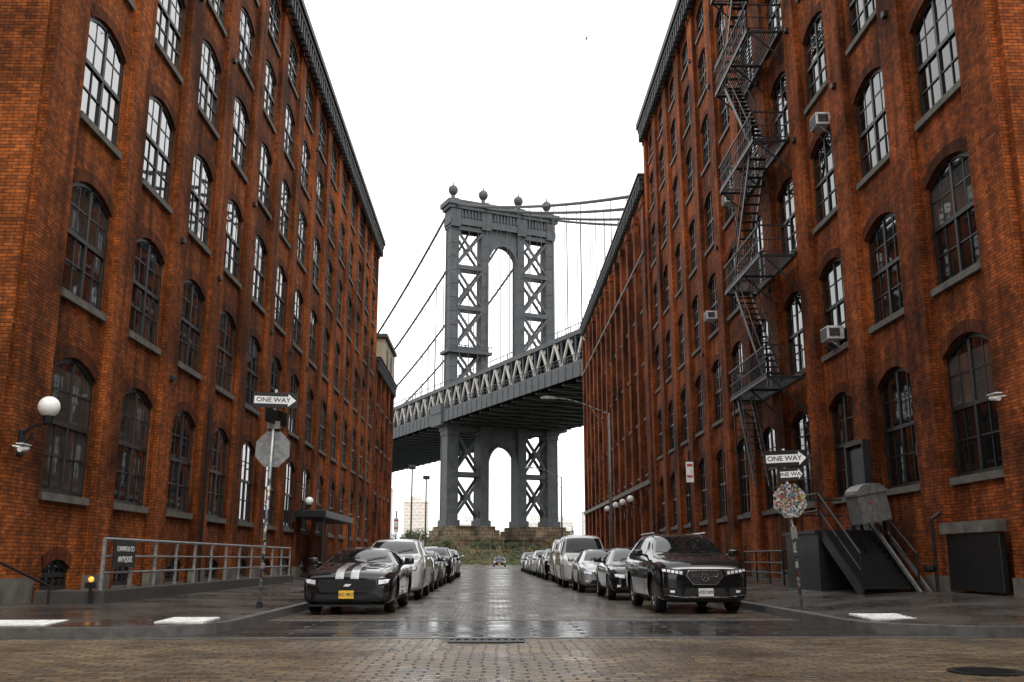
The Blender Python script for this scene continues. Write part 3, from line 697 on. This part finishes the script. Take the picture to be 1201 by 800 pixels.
for i in range(1,13):
    t=i/13; g.box((Xo+.1,Yb-.6-1.8*t-.09,7-3.4*t),(Xo+.6,Yb-.6-1.8*t+.09,7-3.4*t+.02))
for x in(Xo+.15,Xo+.55): m.beam((x,Yb+.15,4.0),(x,Yb+.15,8.0),.04)
for i in range(13): m.cyl((Xo+.15,Yb+.15,4.1+i*.3),(Xo+.55,Yb+.15,4.1+i*.3),.015,6)
m.obj('frame_and_rails',M_IRON,e); g.obj('gratings_and_treads',M_IRON,e)

def ac(y,z,x=10.42):
    e=empty('air_conditioner',(x,y,z)); m=MB(); m.bbox((-.42,-.31,-.2),(.1,.31,.2),.02); m.obj('casing',M_DIRTYW,e)
    m=MB(); m.box((-.432,-.26,-.16),(-.422,.26,.16)); m.box((-.36,-.318,-.13),(-.04,-.312,.13)); m.obj('grille',M_IRON,e)
    m=MB(); 
    for i in range(6): m.box((-.44,-.26,-.14+i*.052),(-.433,.26,-.125+i*.052)); m.box((-.36,-.324,-.12+i*.045),(-.04,-.319,-.105+i*.045))
    m.beam((-.35,-.25,-.22),(.0,-.25,-.5),.03); m.beam((-.35,.25,-.22),(.0,.25,-.5),.03)
    m.obj('louvres',M_GREYP,e)
ac(28.3,7.75); ac(44.1,12.3); ac(39.6,16.4); ac(27.9,14.5)

e=empty('entrance_steps'); m=MB(); n=9; zt=1.85; zb=.33
y0,y1=23.0,25.6
m.box((8.5,y1,.2),(10.2,28.4,zt-.08)); m.box((8.42,y1-.03,zt-.08),(10.2,28.5,zt))
for i in range(n):
    ya=y0+(y1-y0)*i/n; z=zb+(zt-zb)*(i+1)/(n+1); m.box((8.62,ya,z-.05),(9.85,ya+(y1-y0)/n+.03,z)); 
    m.box((8.64,ya+.25,z-.001),(9.83,ya+.27,z+(zt-zb)/(n+1)-.05))
for x in(8.58,9.9): m.beam((x,y0-.1,zb-.02),(x,y1,zt-.05),.05,.28)
m.obj('steps',M_BLACK,e)
m=MB()
for x in(8.58,9.9):
    m.cyl((x,y0-.1,zb+.9),(x,y1,zt+.95),.028,8); m.cyl((x,y0-.1,zb+.5),(x,y1,zt+.5),.02,8); m.cyl((x,y0-.1,.3),(x,y0-.1,zb+.9),.028,8); m.cyl((x,y1,zt-.1),(x,y1,zt+.95),.028,8); m.cyl((x,(y0+y1)/2,1.0),(x,(y0+y1)/2,zt+.13),.022,8)
for z in(zt+.95,zt+.5): m.cyl((8.55,y1,z),(8.55,28.4,z),.026,8); m.cyl((8.55,28.4,z),(10.2,28.4,z),.026,8)
for y in(27,28.4): m.cyl((8.55,y,zt),(8.55,y,zt+.95),.026,8)
m.obj('handrails',M_IRON,e)
m=MB()
m.beam((10.02,22.6,.35),(10.02,25.4,2.15),.05,.09); m.beam((9.75,22.5,.35),(9.75,25.3,2.15),.05,.09); m.obj('light_rails',M_GREYP,e)
e=empty('entrance_door'); m=MB(); m.box((10.12,26.2,1.86),(10.26,27.4,4.1)); m.obj('leaf',M_BLACK,e); m=MB(); m.box((10.06,26.1,1.86),(10.26,26.2,4.2)); m.box((10.06,27.4,1.86),(10.26,27.5,4.2)); m.box((10.06,26.1,4.2),(10.26,27.5,4.3)); m.obj('frame',M_FR,e)
e=empty('waste_bin',(9.5,24.6,2.45)); e.rotation_euler=(0,math.radians(-10),math.radians(8)); e.scale=(.78,.78,.9); m=MB()
m.bbox((-.5,-.42,-.5),(.5,.42,.35),.04)
pts=[]
for i in range(9):
    a=math.pi*i/8; pts.append((-.5*math.cos(a),.35+.24*math.sin(a)))
m.add([(p[0],-.42,p[1]) for p in pts]+[(p[0],.42,p[1]) for p in pts],[tuple(range(9)),tuple(range(9,18))[::-1]]+[(i,i+1,10+i,9+i) for i in range(8)])
m.box((-.54,-.46,.30),(.54,.46,.36)); m.obj('body',M_GREYP,e)
m=MB(); m.beam((-.4,0,-.5),(-.4,0,-1.3),.08); m.beam((.4,0,-.5),(.4,0,-1.3),.08); m.obj('legs',M_IRON,e); m=MB(); m.box((-.2,-.426,.02),(-.1,-.421,.1)); m.obj('label',SR,e)
e=empty('steel_hatch'); m=MB(); m.bbox((10.16,19.6,.45),(10.3,21.9,1.65),.02); m.obj('panel',M_BLACK,e); m=MB(); m.box((10.1,19.45,1.66),(10.27,22.05,1.9)); m.obj('lintel',M_SILL,e)
e=empty('standpipe'); m=MB(); m.cyl((10.05,22.3,.4),(10.05,22.3,2.0),.04,8); m.cyl((10.05,22.3,2.0),(10.27,22.3,2.15),.04,8); m.lathe((9.95,22.3,.9),(-1,0,0),[(.001,.15),(.08,.15),(.09,0),(.05,-.1)],10); m.obj('pipe',M_IRON,e)
e=empty('downpipe'); m=MB(); m.cyl((-9.21,31.4,.3),(-9.21,31.4,6),.04,8); m.obj('pipe',M_IRON,e)

e=empty('bird',(5.9,56.2,33.7)); e.scale=(.5,.5,.5); m=MB(); m.lathe((0,0,0),(1,0,.1),[(.002,-.28),(.05,-.15),(.08,0),(.06,.14),(.03,.2),(.002,.27)],8)
m.poly([(-.08,0,0),(.1,0,0),(.02,.35,.16),(-.12,.6,.1)]); m.poly([(-.08,0,0),(.1,0,0),(.02,-.35,.16),(-.12,-.6,.1)]); m.poly([(-.2,.02,0),(-.2,-.02,0),(-.42,-.08,0),(-.42,.08,0)]); m.obj('body_and_wings',M_IRON,e)

# ------------------------------------------------------------ vehicles
M_TYRE=simple('tyre_rubber',(.013,.013,.013),.75,var=.1); M_RIM=simple('alloy_rim',(.32,.32,.33),.3,.9,var=.05); M_RIMD=simple('dark_alloy',(.05,.05,.052),.3,.8,var=.05)
M_CG=simple('car_glass',(.005,.006,.007),.03,0,0,ior=1.38); M_TRIM=simple('car_trim',(.004,.004,.004),.65,var=.1); M_CHR=simple('chrome',(.55,.55,.57),.2,1,0)
def lampmat():
    m,nt,b=newmat('headlamp'); b.inputs['Base Color'].default_value=(.8,.8,.83,1); b.inputs['Metallic'].default_value=.3; b.inputs['Roughness'].default_value=.3; b.inputs['Coat Weight'].default_value=1; return m
M_LAMP=lampmat(); M_PLATE=simple('yellow_plate',(.75,.42,.03),.5,var=.1,nscale=20); M_PLW=simple('white_plate',(.6,.6,.55),.5)
M_STRIPE=simple('stripe_silver',(.40,.40,.41),.35,0,var=.05,coat=1)
def paint(name,c,metal=.0,rough=.4):
    m,nt,b=newmat(name); b.inputs['Base Color'].default_value=(*c,1); b.inputs['Metallic'].default_value=metal; b.inputs['Roughness'].default_value=rough; b.inputs['Coat Weight'].default_value=1; b.inputs['Specular IOR Level'].default_value=.1 if metal==0 else .5
    f=noise(nt,25,3,N(nt,'ShaderNodeTexCoord').outputs['Object'],.8); mr=N(nt,'ShaderNodeMapRange'); nt.links.new(f,mr.inputs[0]); mr.inputs[3].default_value=.01; mr.inputs[4].default_value=.07; nt.links.new(mr.outputs[0],b.inputs['Coat Roughness'])
    return m
PB=paint('paint_black',(.003,.003,.0035)); PD=paint('paint_charcoal',(.014,.015,.017)); PS=paint('paint_silver',(.34,.35,.36),.6); PW=paint('paint_white',(.46,.46,.44),0); PBG=paint('paint_beige',(.38,.35,.30),.2); PBL=paint('paint_blue',(.03,.05,.09)); PG=paint('paint_grey',(.10,.105,.11),.5); PR=paint('paint_red',(.2,.02,.018))
SPEC={
'coupe':dict(st=[(0,.30,.78,.50,.80,.70,.70),(.04,.20,.88,.60,.88,.80,.78),(.22,.17,.94,.72,.93,.88,.82),(.8,.17,.96,.82,.94,.94,.80),(1.55,.17,.96,.89,.945,.99,.79),(1.75,.17,.96,.91,.945,1.03,.76),(2.45,.17,.955,.93,.945,1.33,.57),(2.9,.17,.955,.94,.945,1.375,.57),(3.5,.17,.97,.96,.955,1.33,.55),(4.15,.18,.975,.97,.955,1.14,.57),(4.5,.22,.95,.95,.93,1.05,.70),(4.73,.30,.90,.88,.87,1.0,.68),(4.78,.42,.84,.76,.82,.88,.66)],
   wh=(.95,3.67),wr=.36,L=4.78,ws=(1.05,.72,1.30,.52),sw=[(2.02,.99),(2.55,1.25),(3.3,1.27),(3.75,1.12),(3.7,1.02)],mir=(1.95,1.02)),
'suv':dict(st=[(0,.34,.76,.66,.78,.84,.66),(.06,.24,.89,.80,.88,.99,.78),(.25,.22,.95,.92,.93,1.09,.83),(.8,.22,.975,1.02,.95,1.16,.83),(1.25,.22,.98,1.07,.955,1.21,.82),(1.42,.22,.98,1.08,.955,1.26,.79),(2.1,.22,.98,1.08,.96,1.60,.66),(2.6,.22,.98,1.09,.96,1.70,.66),(3.6,.22,.98,1.11,.955,1.70,.66),(4.35,.24,.975,1.13,.945,1.63,.64),(4.75,.30,.94,1.08,.91,1.35,.66),(4.93,.38,.90,.95,.88,1.10,.68),(4.98,.48,.84,.8,.82,.95,.66)],
   wh=(.97,3.79),wr=.39,L=4.98,ws=(1.27,.74,1.60,.57),sw=[(1.85,1.15),(2.35,1.52),(3.6,1.57),(4.3,1.46),(4.45,1.2)],mir=(1.75,1.2)),
'sedan':dict(st=[(0,.32,.72,.54,.72,.66,.60),(.06,.22,.84,.64,.83,.78,.71),(.26,.19,.89,.74,.87,.88,.75),(.8,.19,.91,.84,.89,.96,.75),(1.2,.19,.915,.90,.89,1.0,.74),(1.36,.19,.915,.91,.89,1.05,.72),(2.1,.19,.915,.93,.89,1.40,.57),(2.6,.19,.915,.94,.89,1.46,.57),(3.3,.19,.915,.96,.89,1.42,.56),(3.9,.20,.91,.97,.88,1.15,.58),(4.4,.24,.89,.95,.86,1.06,.66),(4.68,.32,.84,.86,.82,1.0,.66),(4.73,.42,.78,.74,.76,.86,.6)],
   wh=(.9,3.6),wr=.33,L=4.73,ws=(1.06,.66,1.39,.5),sw=[(1.7,.99),(2.3,1.32),(3.2,1.33),(3.85,1.08),(3.8,1.02)],mir=(1.62,1.04)),
'van':dict(st=[(0,.36,.78,.72,.80,.88,.66),(.07,.26,.92,.86,.90,1.02,.76),(.25,.24,.97,.96,.95,1.12,.82),(.6,.24,.99,1.05,.97,1.2,.83),(.95,.24,1.0,1.12,.97,1.3,.82),(1.1,.24,1.0,1.14,.97,1.38,.80),(1.65,.24,1.0,1.15,.98,1.95,.74),(2.1,.24,1.0,1.15,.98,2.08,.74),(3.6,.24,1.0,1.16,.98,2.1,.75),(4.8,.26,1.0,1.16,.97,2.08,.75),(5.1,.32,.97,1.14,.95,2.0,.72),(5.18,.42,.92,1.0,.9,1.85,.7)],
   wh=(.98,4.1),wr=.38,L=5.18,ws=(1.36,.78,1.93,.66),sw=[(1.35,1.25),(1.8,1.85),(3.0,1.88),(4.8,1.88),(4.8,1.28)],mir=(1.3,1.35)),
}
CACHE={}
def body_mesh(kind):
    if kind in CACHE: return CACHE[kind]
    sp=SPEC[kind]; st=sp['st']; rings=[]
    for (y,zb,w,zl,wb,zt,wt) in st:
        zm=(zb+zl)/2
        half=[(w*.80,zb),(w*.97,zb+.06),(w,zm),(w*.995,zl-.08),(wb,zl),(wb+(wt-wb)*.12,zl+(zt-zl)*.18),(wt+(wb-wt)*.10,zt-(zt-zl)*.16),(wt*.93,zt-.01*1),(wt*.5,zt+.015)]
        ring=[(x,y,z) for x,z in half]+[(0,y,zt+.022)]+[(-x,y,z) for x,z in half[::-1]]+[(0,y,zb)]
        rings.append(ring)
    k=len(rings[0]); V=[p for r_ in rings for p in r_]; F=[]
    for j in range(len(rings)-1):
        for i in range(k): F.append((j*k+i,j*k+(i+1)%k,(j+1)*k+(i+1)%k,(j+1)*k+i))
    for base,flip in((0,False),((len(rings)-1)*k,True)):
        n=9
        for i in range(n-1):
            f=(base+i,base+i+1,base+k-3-i,base+k-2-i); F.append(f[::-1] if not flip else f)
        F.append((base+n-1,base+n,base+n+1)); F.append((base+k-1,base+0,base+k-2))
    me=bpy.data.meshes.new(kind+'_cage'); me.from_pydata(V,[],F); me.update()
    bm=bmesh.new(); bm.from_mesh(me); bmesh.ops.recalc_face_normals(bm,faces=bm.faces[:]); bm.to_mesh(me); bm.free()
    o=bpy.data.objects.new('tmp',me); COL.objects.link(o)
    s=o.modifiers.new('s','SUBSURF'); s.levels=2; s.render_levels=2
    dg=bpy.context.evaluated_depsgraph_get(); m0=bpy.data.meshes.new_from_object(o.evaluated_get(dg))
    bvh=BVHTree.FromPolygons([v.co.copy() for v in m0.vertices],[tuple(p.vertices) for p in m0.polygons])
    o.modifiers.clear(); o.data=m0
    m0.materials.append(PB); m0.materials.append(M_TRIM)
    cut=MB(); r=sp['wr']+.05
    for wy in sp['wh']:
        for sx in(-1,1):
            cut.cyl((sx*.60,wy,sp['wr']+.01),(sx*1.3,wy,sp['wr']+.01),r,28)
    co=cut.obj('cut',PB,None,uv=False); co.data.materials.append(M_TRIM)
    bm=bmesh.new(); bm.from_mesh(co.data); bmesh.ops.recalc_face_normals(bm,faces=bm.faces[:]); 
    for f in bm.faces: f.material_index=1
    bm.to_mesh(co.data); bm.free()
    md=o.modifiers.new('b','BOOLEAN'); md.operation='DIFFERENCE'; md.object=co; md.solver='EXACT'; md.material_mode='INDEX'
    dg=bpy.context.evaluated_depsgraph_get(); dg.update(); m1=bpy.data.meshes.new_from_object(o.evaluated_get(dg))
    bpy.data.objects.remove(o); bpy.data.objects.remove(co)
    bm=bmesh.new();bm.from_mesh(m1)
    for f in bm.faces:f.smooth=True
    for e in bm.edges:
        if len(e.link_faces)==2 and e.calc_face_angle(0)>math.radians(38): e.smooth=False
    bm.to_mesh(m1);bm.free()
    CACHE[kind]=(m1,bvh); return CACHE[kind]
def dens(pl,step=.06):
    out=[]
    for i in range(len(pl)):
        a=Vector(pl[i]);b=Vector(pl[(i+1)%len(pl)]); n=max(1,int((b-a).length/step))
        for j in range(n): out.append(a+(b-a)*j/n)
    return out
def decal(mb,bvh,pl,axis,eps=.008,rings=6,L=5,dirs=1):
    P=dens(pl); c=sum(P,Vector((0,0)))/len(P); n=len(P); pts=[];
    def hit(q):
        if axis=='f': o=Vector((q[0],-2,q[1]));d=Vector((0,1,0))
        elif axis=='r': o=Vector((q[0],L+2,q[1]));d=Vector((0,-1,0))
        elif axis=='t': o=Vector((q[0],q[1],4));d=Vector((0,0,-1))
        else: o=Vector((dirs*3,q[0],q[1]));d=Vector((-dirs,0,0))
        h,nm,_,_=bvh.ray_cast(o,d)
        if h is None: h,nm,_,_=bvh.find_nearest(o+d*2.2)
        if nm.dot(d)>0: nm=-nm
        return tuple(h+nm*eps-d*eps*.3)
    for k in range(rings,0,-1):
        for p in P: pts.append(hit(c+(p-c)*(k/rings)))
    pts.append(hit(c)); F=[]
    for k in range(rings-1):
        for i in range(n): F.append((k*n+i,k*n+(i+1)%n,(k+1)*n+(i+1)%n,(k+1)*n+i))
    for i in range(n): F.append(((rings-1)*n+i,(rings-1)*n+(i+1)%n,rings*n))
    mb.add(pts,F)
def band(mb,bvh,line,w,axis,eps=.01,L=5,dirs=1):
    for i in range(len(line)-1):
        a=Vector(line[i]);b=Vector(line[i+1]); d=(b-a).normalized(); nn=Vector((-d.y,d.x))*w/2
        decal(mb,bvh,[tuple(a-nn),tuple(b-nn),tuple(b+nn),tuple(a+nn)],axis,eps,2,L,dirs)
def strip(x0,x1,z0,z1): return [(x0,z0),(x1,z0),(x1,z1),(x0,z1)]
def car(name,kind,x,y,pt,z=0,rim=None,style='',plate=None,yaw=0):
    sp=SPEC[kind]; m1,bvh=body_mesh(kind); e=empty(name,(x,y,z),yaw)
    me=m1.copy(); me.materials.clear(); me.materials.append(pt); me.materials.append(M_TRIM)
    o=bpy.data.objects.new('body',me); COL.objects.link(o); o.parent=e
    G=MB();TR=MB();LM=MB();CH=MB();PT=MB()
    z0,w0,z1,w1=sp['ws']
    decal(G,bvh,[(-w0,z0),(0,z0-.02),(w0,z0),(w1,z1),(0,z1+.025),(-w1,z1)],'f',.006,8)
    for s in(-1,1): 
        decal(G,bvh,sp['sw'],'s',.006,8,dirs=s)
        sw=sp['sw']; yb=(sw[0][0]+sw[3][0])/2+.1
        decal(TR,bvh,[(yb-.04,sw[0][1]+.02),(yb+.05,sw[0][1]+.02),(yb+.05,sw[2][1]-.02),(yb-.04,sw[2][1]-.02)],'s',.010,4,dirs=s)
        zb=.34
        for yy in(sw[0][0]-.05,yb): decal(TR,bvh,[(yy-.006,zb),(yy+.006,zb),(yy+.006,sw[0][1]-.04),(yy-.006,sw[0][1]-.04)],'s',.003,2,dirs=s)
        decal(TR,bvh,[(sp['wh'][0]+.5,.24),(sp['wh'][1]-.5,.24),(sp['wh'][1]-.5,.33),(sp['wh'][0]+.5,.33)],'s',.006,3,dirs=s)
        decal(CH,bvh,[(yb-.3,sw[0][1]-.14),(yb-.12,sw[0][1]-.14),(yb-.12,sw[0][1]-.11),(yb-.3,sw[0][1]-.11)],'s',.02,2,dirs=s)
        my,mz=sp['mir']; wb=.93 if kind!='van' else .98
        mm=MB(); x0=s*wb
        mm.bbox((min(x0+s*.06,x0+s*.27),my-.06,mz-.02),(max(x0+s*.06,x0+s*.27),my+.08,mz+.13),.04); mm.beam((x0-s*.06,my+.02,mz-.02),(x0+s*.1,my+.02,mz+.03),.06,.05)
        mm.obj('mirror',pt,e,True)
    decal(G,bvh,[(-w0*.85,z0+.05),(w0*.85,z0+.05),(w1*.9,z1-.05),(-w1*.9,z1-.05)],'r',.006,6,L=sp['L'])
    yc=sp['mir'][0]-.45
    for s in(-1,1): band(TR,bvh,[(s*.66,.22),(s*.72,.8),(s*.74,yc)],.012,'t',.003)
    if style=='coupe':
        decal(TR,bvh,[(-.54,.45),(.54,.45),(.62,.56),(.58,.70),(-.58,.70),(-.62,.56)],'f',.006,5)
        decal(TR,bvh,[(-.74,.20),(.74,.20),(.62,.40),(-.62,.40)],'f',.008,4)
        for s in(-1,1):
            decal(TR,bvh,[(s*.63,.55),(s*.86,.60),(s*.89,.72),(s*.62,.70)],'f',.006,4)
            decal(LM,bvh,[(s*.65,.60),(s*.83,.63),(s*.865,.705),(s*.65,.69)],'f',.012,4)
            decal(TR,bvh,[(s*.74,.25),(s*.88,.30),(s*.86,.45),(s*.72,.42)],'f',.008,3)
            decal(TR,bvh,[(s*.32,.95),(s*.48,.98),(s*.46,1.30),(s*.30,1.30)],'t',.006,3)
            decal(PT,bvh,[(s*.07,.10),(s*.24,.10),(s*.24,1.58),(s*.07,1.58)],'t',.006,8)
            decal(PT,bvh,[(s*.07,.715),(s*.24,.71),(s*.24,.84),(s*.07,.845)],'f',.009,4)
            decal(PT,bvh,[(s*.07,2.62),(s*.24,2.62),(s*.24,3.2),(s*.07,3.2)],'t',.004,6)
        for zz in(.50,.55,.60,.65): band(CH,bvh,[(-.54,zz),(.54,zz)],.006,'f',.016)
        band(CH,bvh,[(-.60,.57),(-.54,.455),(.54,.455),(.60,.57)],.014,'f',.014)
        decal(LM,bvh,[(-.07,.56),(.05,.56),(.10,.61),(-.03,.61)],'f',.025,2)
        TR.beam((-.78,.04,.185),(.78,.04,.185),.22,.03)
    elif style=='suvlux':
        decal(CH,bvh,[(-.35,.885),(-.40,.78),(-.25,.59),(.25,.59),(.40,.78),(.35,.885)],'f',.008,5)
        decal(TR,bvh,[(-.33,.87),(-.375,.78),(-.235,.61),(.235,.61),(.375,.78),(.33,.87)],'f',.016,5)
        for i in range(5):
            zz=.64+i*.042; band(CH,bvh,[(-.24-.022*i,zz),(.24+.022*i,zz)],.005,'f',.022)
        CHm=MB(); CHm.lathe((0,-.05,.74),(0,1,0),[(.085,0),(.085,.03),(.066,.03),(.066,0),(.085,0)],20); CHm.beam((-.045,-.05,.685),(0,-.05,.80),.02); CHm.beam((.045,-.05,.685),(0,-.05,.80),.02); CHm.beam((-.03,-.05,.72),(.03,-.05,.72),.016); CHm.obj('emblem',M_CHR,e)
        for s in(-1,1):
            decal(TR,bvh,[(s*.43,.77),(s*.86,.84),(s*.91,.93),(s*.42,.89)],'f',.006,5)
            for k in range(5):
                xx=.47+k*.083; decal(LM,bvh,[(s*xx,.80+k*.013),(s*(xx+.06),.805+k*.013),(s*(xx+.06),.865+k*.01),(s*xx,.86+k*.01)],'f',.016,3)
            decal(TR,bvh,[(s*.50,.36),(s*.83,.40),(s*.87,.54),(s*.52,.52)],'f',.006,4)
            decal(LM,bvh,[(s*.64,.43),(s*.73,.435),(s*.73,.48),(s*.64,.48)],'f',.014,3)
            band(CH,bvh,[(s*.46,.345),(s*.85,.39)],.014,'f',.012)
        decal(TR,bvh,[(-.48,.33),(.48,.33),(.40,.52),(-.40,.52)],'f',.006,4)
        band(CH,bvh,[(-.46,.345),(.46,.345)],.014,'f',.012)
        decal(TR,bvh,strip(-.7,.7,.26,.30),'f',.006,3)
        for s in(-1,1): CH.cyl((s*.60,2.3,1.71),(s*.60,4.1,1.71),.018,8)
    else:
        zl=sp['st'][1][3]; zt=sp['st'][1][5]; hz=(zl+zt)/2-.06
        decal(TR,bvh,[(-.40,hz-.12),(.40,hz-.12),(.46,hz+.04),(-.46,hz+.04)],'f',.006,4)
        for i in range(3): band(CH,bvh,[(-.4,hz-.085+i*.045),(.4,hz-.085+i*.045)],.010,'f',.014)
        CH.lathe((0,-.03,hz-.03),(0,1,0),[(.05,0),(.06,.02),(.05,.04)],14)
        decal(TR,bvh,[(-.6,.30),(.6,.30),(.5,.42),(-.5,.42)],'f',.006,4)
        for s in(-1,1):
            decal(TR,bvh,[(s*.50,hz-.08),(s*.80,hz-.03),(s*.82,hz+.07),(s*.50,hz+.05)],'f',.005,4)
            decal(LM,bvh,[(s*.52,hz-.06),(s*.77,hz-.015),(s*.79,hz+.055),(s*.52,hz+.035)],'f',.012,4)
            decal(LM,bvh,[(s*.64,.36),(s*.73,.36),(s*.73,.42),(s*.64,.42)],'f',.010,2)
    RL=MB()
    for s in(-1,1): decal(RL,bvh,[(s*.55,sp['st'][-2][3]-.12),(s*.8,sp['st'][-2][3]-.1),(s*.8,sp['st'][-2][3]),(s*.55,sp['st'][-2][3])],'r',.01,3,L=sp['L'])
    RL.obj('tail_lamps',PR,e,True,uv=False)
    for xs in(-.45,.15):
        h,nm,_,_=bvh.ray_cast(Vector((xs,-2,z0+.03)),Vector((0,1,0))); h2,nm2,_,_=bvh.ray_cast(Vector((xs+.42,-2,z0+.10)),Vector((0,1,0)))
        if h and h2: TR.beam(h+Vector((0,-.02,.02)),h2+Vector((0,-.02,.02)),.014)
    G.obj('windows',M_CG,e,True,uv=False); TR.obj('trim',M_TRIM,e,False,uv=False); LM.obj('headlamps',M_LAMP,e,True,uv=False); CH.obj('brightwork',M_CHR if style!='coupe' else M_RIMD,e,False,uv=False)
    PT.obj('racing_stripes',M_STRIPE,e,True,uv=False)
    pm=MB(); pz=.40 if style=='coupe' else .44 if style=='suvlux' else .38
    px=0
    pm.bbox((px-.155,-.06,pz-.08),(px+.155,-.045,pz+.08),.004); pm.obj('licence_plate',plate or M_PLATE,e)
    text('JKC 4817' if style=='coupe' else 'HTD 2093',.085,Matrix.Translation((px,-.064,pz))@FRONT,e,PBL,.001,'plate_number')
    ty=MB();ri=MB();wr=sp['wr']
    for wy in sp['wh']:
        for s in(-1,1):
            c=(s*.80,wy,wr); ax=(s,0,0)
            ty.lathe(c,ax,[(wr*.66,.10),(wr*.9,.115),(wr*.985,.09),(wr,.04),(wr,-.08),(wr*.95,-.11),(wr*.6,-.11)],32)
            ri.lathe(c,ax,[(wr*.67,.10),(wr*.64,.08),(wr*.62,.02),(wr*.2,.0),(.002,.0)],28)
            ri.lathe(c,ax,[(.001,.085),(wr*.17,.08),(wr*.19,.03)],14)
            ns=10 if style!='coupe' else 7
            for k in range(ns):
                a=2*math.pi*k/ns
                ri.beam(Vector(c)+Vector((s*.065,0,0))+Vector((0,math.cos(a),math.sin(a)))*wr*.12,Vector(c)+Vector((s*.08,0,0))+Vector((0,math.cos(a),math.sin(a)))*wr*.65,.035,.03,up=(1,0,0))
    o=ty.obj('tyres',M_TYRE,e,True,uv=False); smooth_angle(o,50); o=ri.obj('rims',rim or M_RIM,e,True,uv=False); smooth_angle(o,40)
    return e
XL=-2.95
car('parked_sports_car','coupe',XL-.05,20.6,PB,rim=M_RIMD,style='coupe',yaw=math.radians(-.5))
car('parked_suv','suv',4.42,20.6,PB,style='suvlux',plate=M_PLW,yaw=math.radians(1.2))
car('parked_suv','suv',XL+.05,27.4,PW)
yl=34.0
for k,p in(('sedan',PD),('sedan',PG),('suv',PB),('sedan',PB),('suv',PS)):
    car('parked_suv' if k=='suv' else 'parked_car',k,XL+rng.uniform(-.08,.1),yl,p,yaw=rng.uniform(-.008,.008)); yl+=6.1+rng.uniform(-.2,.5)
for k,p,xx,yy in(('sedan',PB,4.15,27.2),('sedan',PS,3.86,33.3),('van',PW,3.72,38.9),('van',PBG,3.9,46.2),('suv',PB,3.75,53.5),('sedan',PS,3.7,60),('suv',PW,3.65,66.5),('sedan',PD,3.6,73),('sedan',PS,3.55,80),('suv',PG,3.5,87)):
    car({'van':'parked_van','suv':'parked_suv'}.get(k,'parked_car'),k,xx,yy,p,yaw=rng.uniform(-.008,.008))
car('car','sedan',1.0,140,PD)

# ------------------------------------------------------------ world, sun, camera
w=bpy.data.worlds.new('World'); sc.world=w; w.use_nodes=True; nt=w.node_tree; bg=nt.nodes['Background']
sky=N(nt,'ShaderNodeTexSky',sky_type='NISHITA'); sky.sun_disc=False; sky.sun_elevation=math.radians(52); sky.sun_rotation=math.radians(160); sky.air_density=1; sky.dust_density=4
hs=N(nt,'ShaderNodeHueSaturation'); hs.inputs['Saturation'].default_value=.08; hs.inputs['Value'].default_value=.5; nt.links.new(sky.outputs[0],hs.inputs['Color'])
c=mixc(nt,hs.outputs[0],(11,11.05,11.1),1.0,'ADD'); nt.links.new(c,bg.inputs['Color']); bg.inputs['Strength'].default_value=.145
sd=bpy.data.lights.new('sun','SUN'); sd.energy=1.0; sd.angle=math.radians(20); sd.color=(1,.95,.88); so=bpy.data.objects.new('sun',sd); COL.objects.link(so)
el,az=math.radians(52),math.radians(160); dv=Vector((math.sin(az)*math.cos(el),math.cos(az)*math.cos(el),math.sin(el)))
so.rotation_euler=dv.to_track_quat('Z','Y').to_euler()
cd=bpy.data.cameras.new('camera'); co=bpy.data.objects.new('camera',cd); COL.objects.link(co); sc.camera=co
cd.sensor_width=36; cd.lens=1133/1201*36; cd.clip_end=9000; cd.clip_start=.05
co.location=(0,0,1.12); co.rotation_euler=(math.radians(90+12.7),0,math.radians(-1.13))
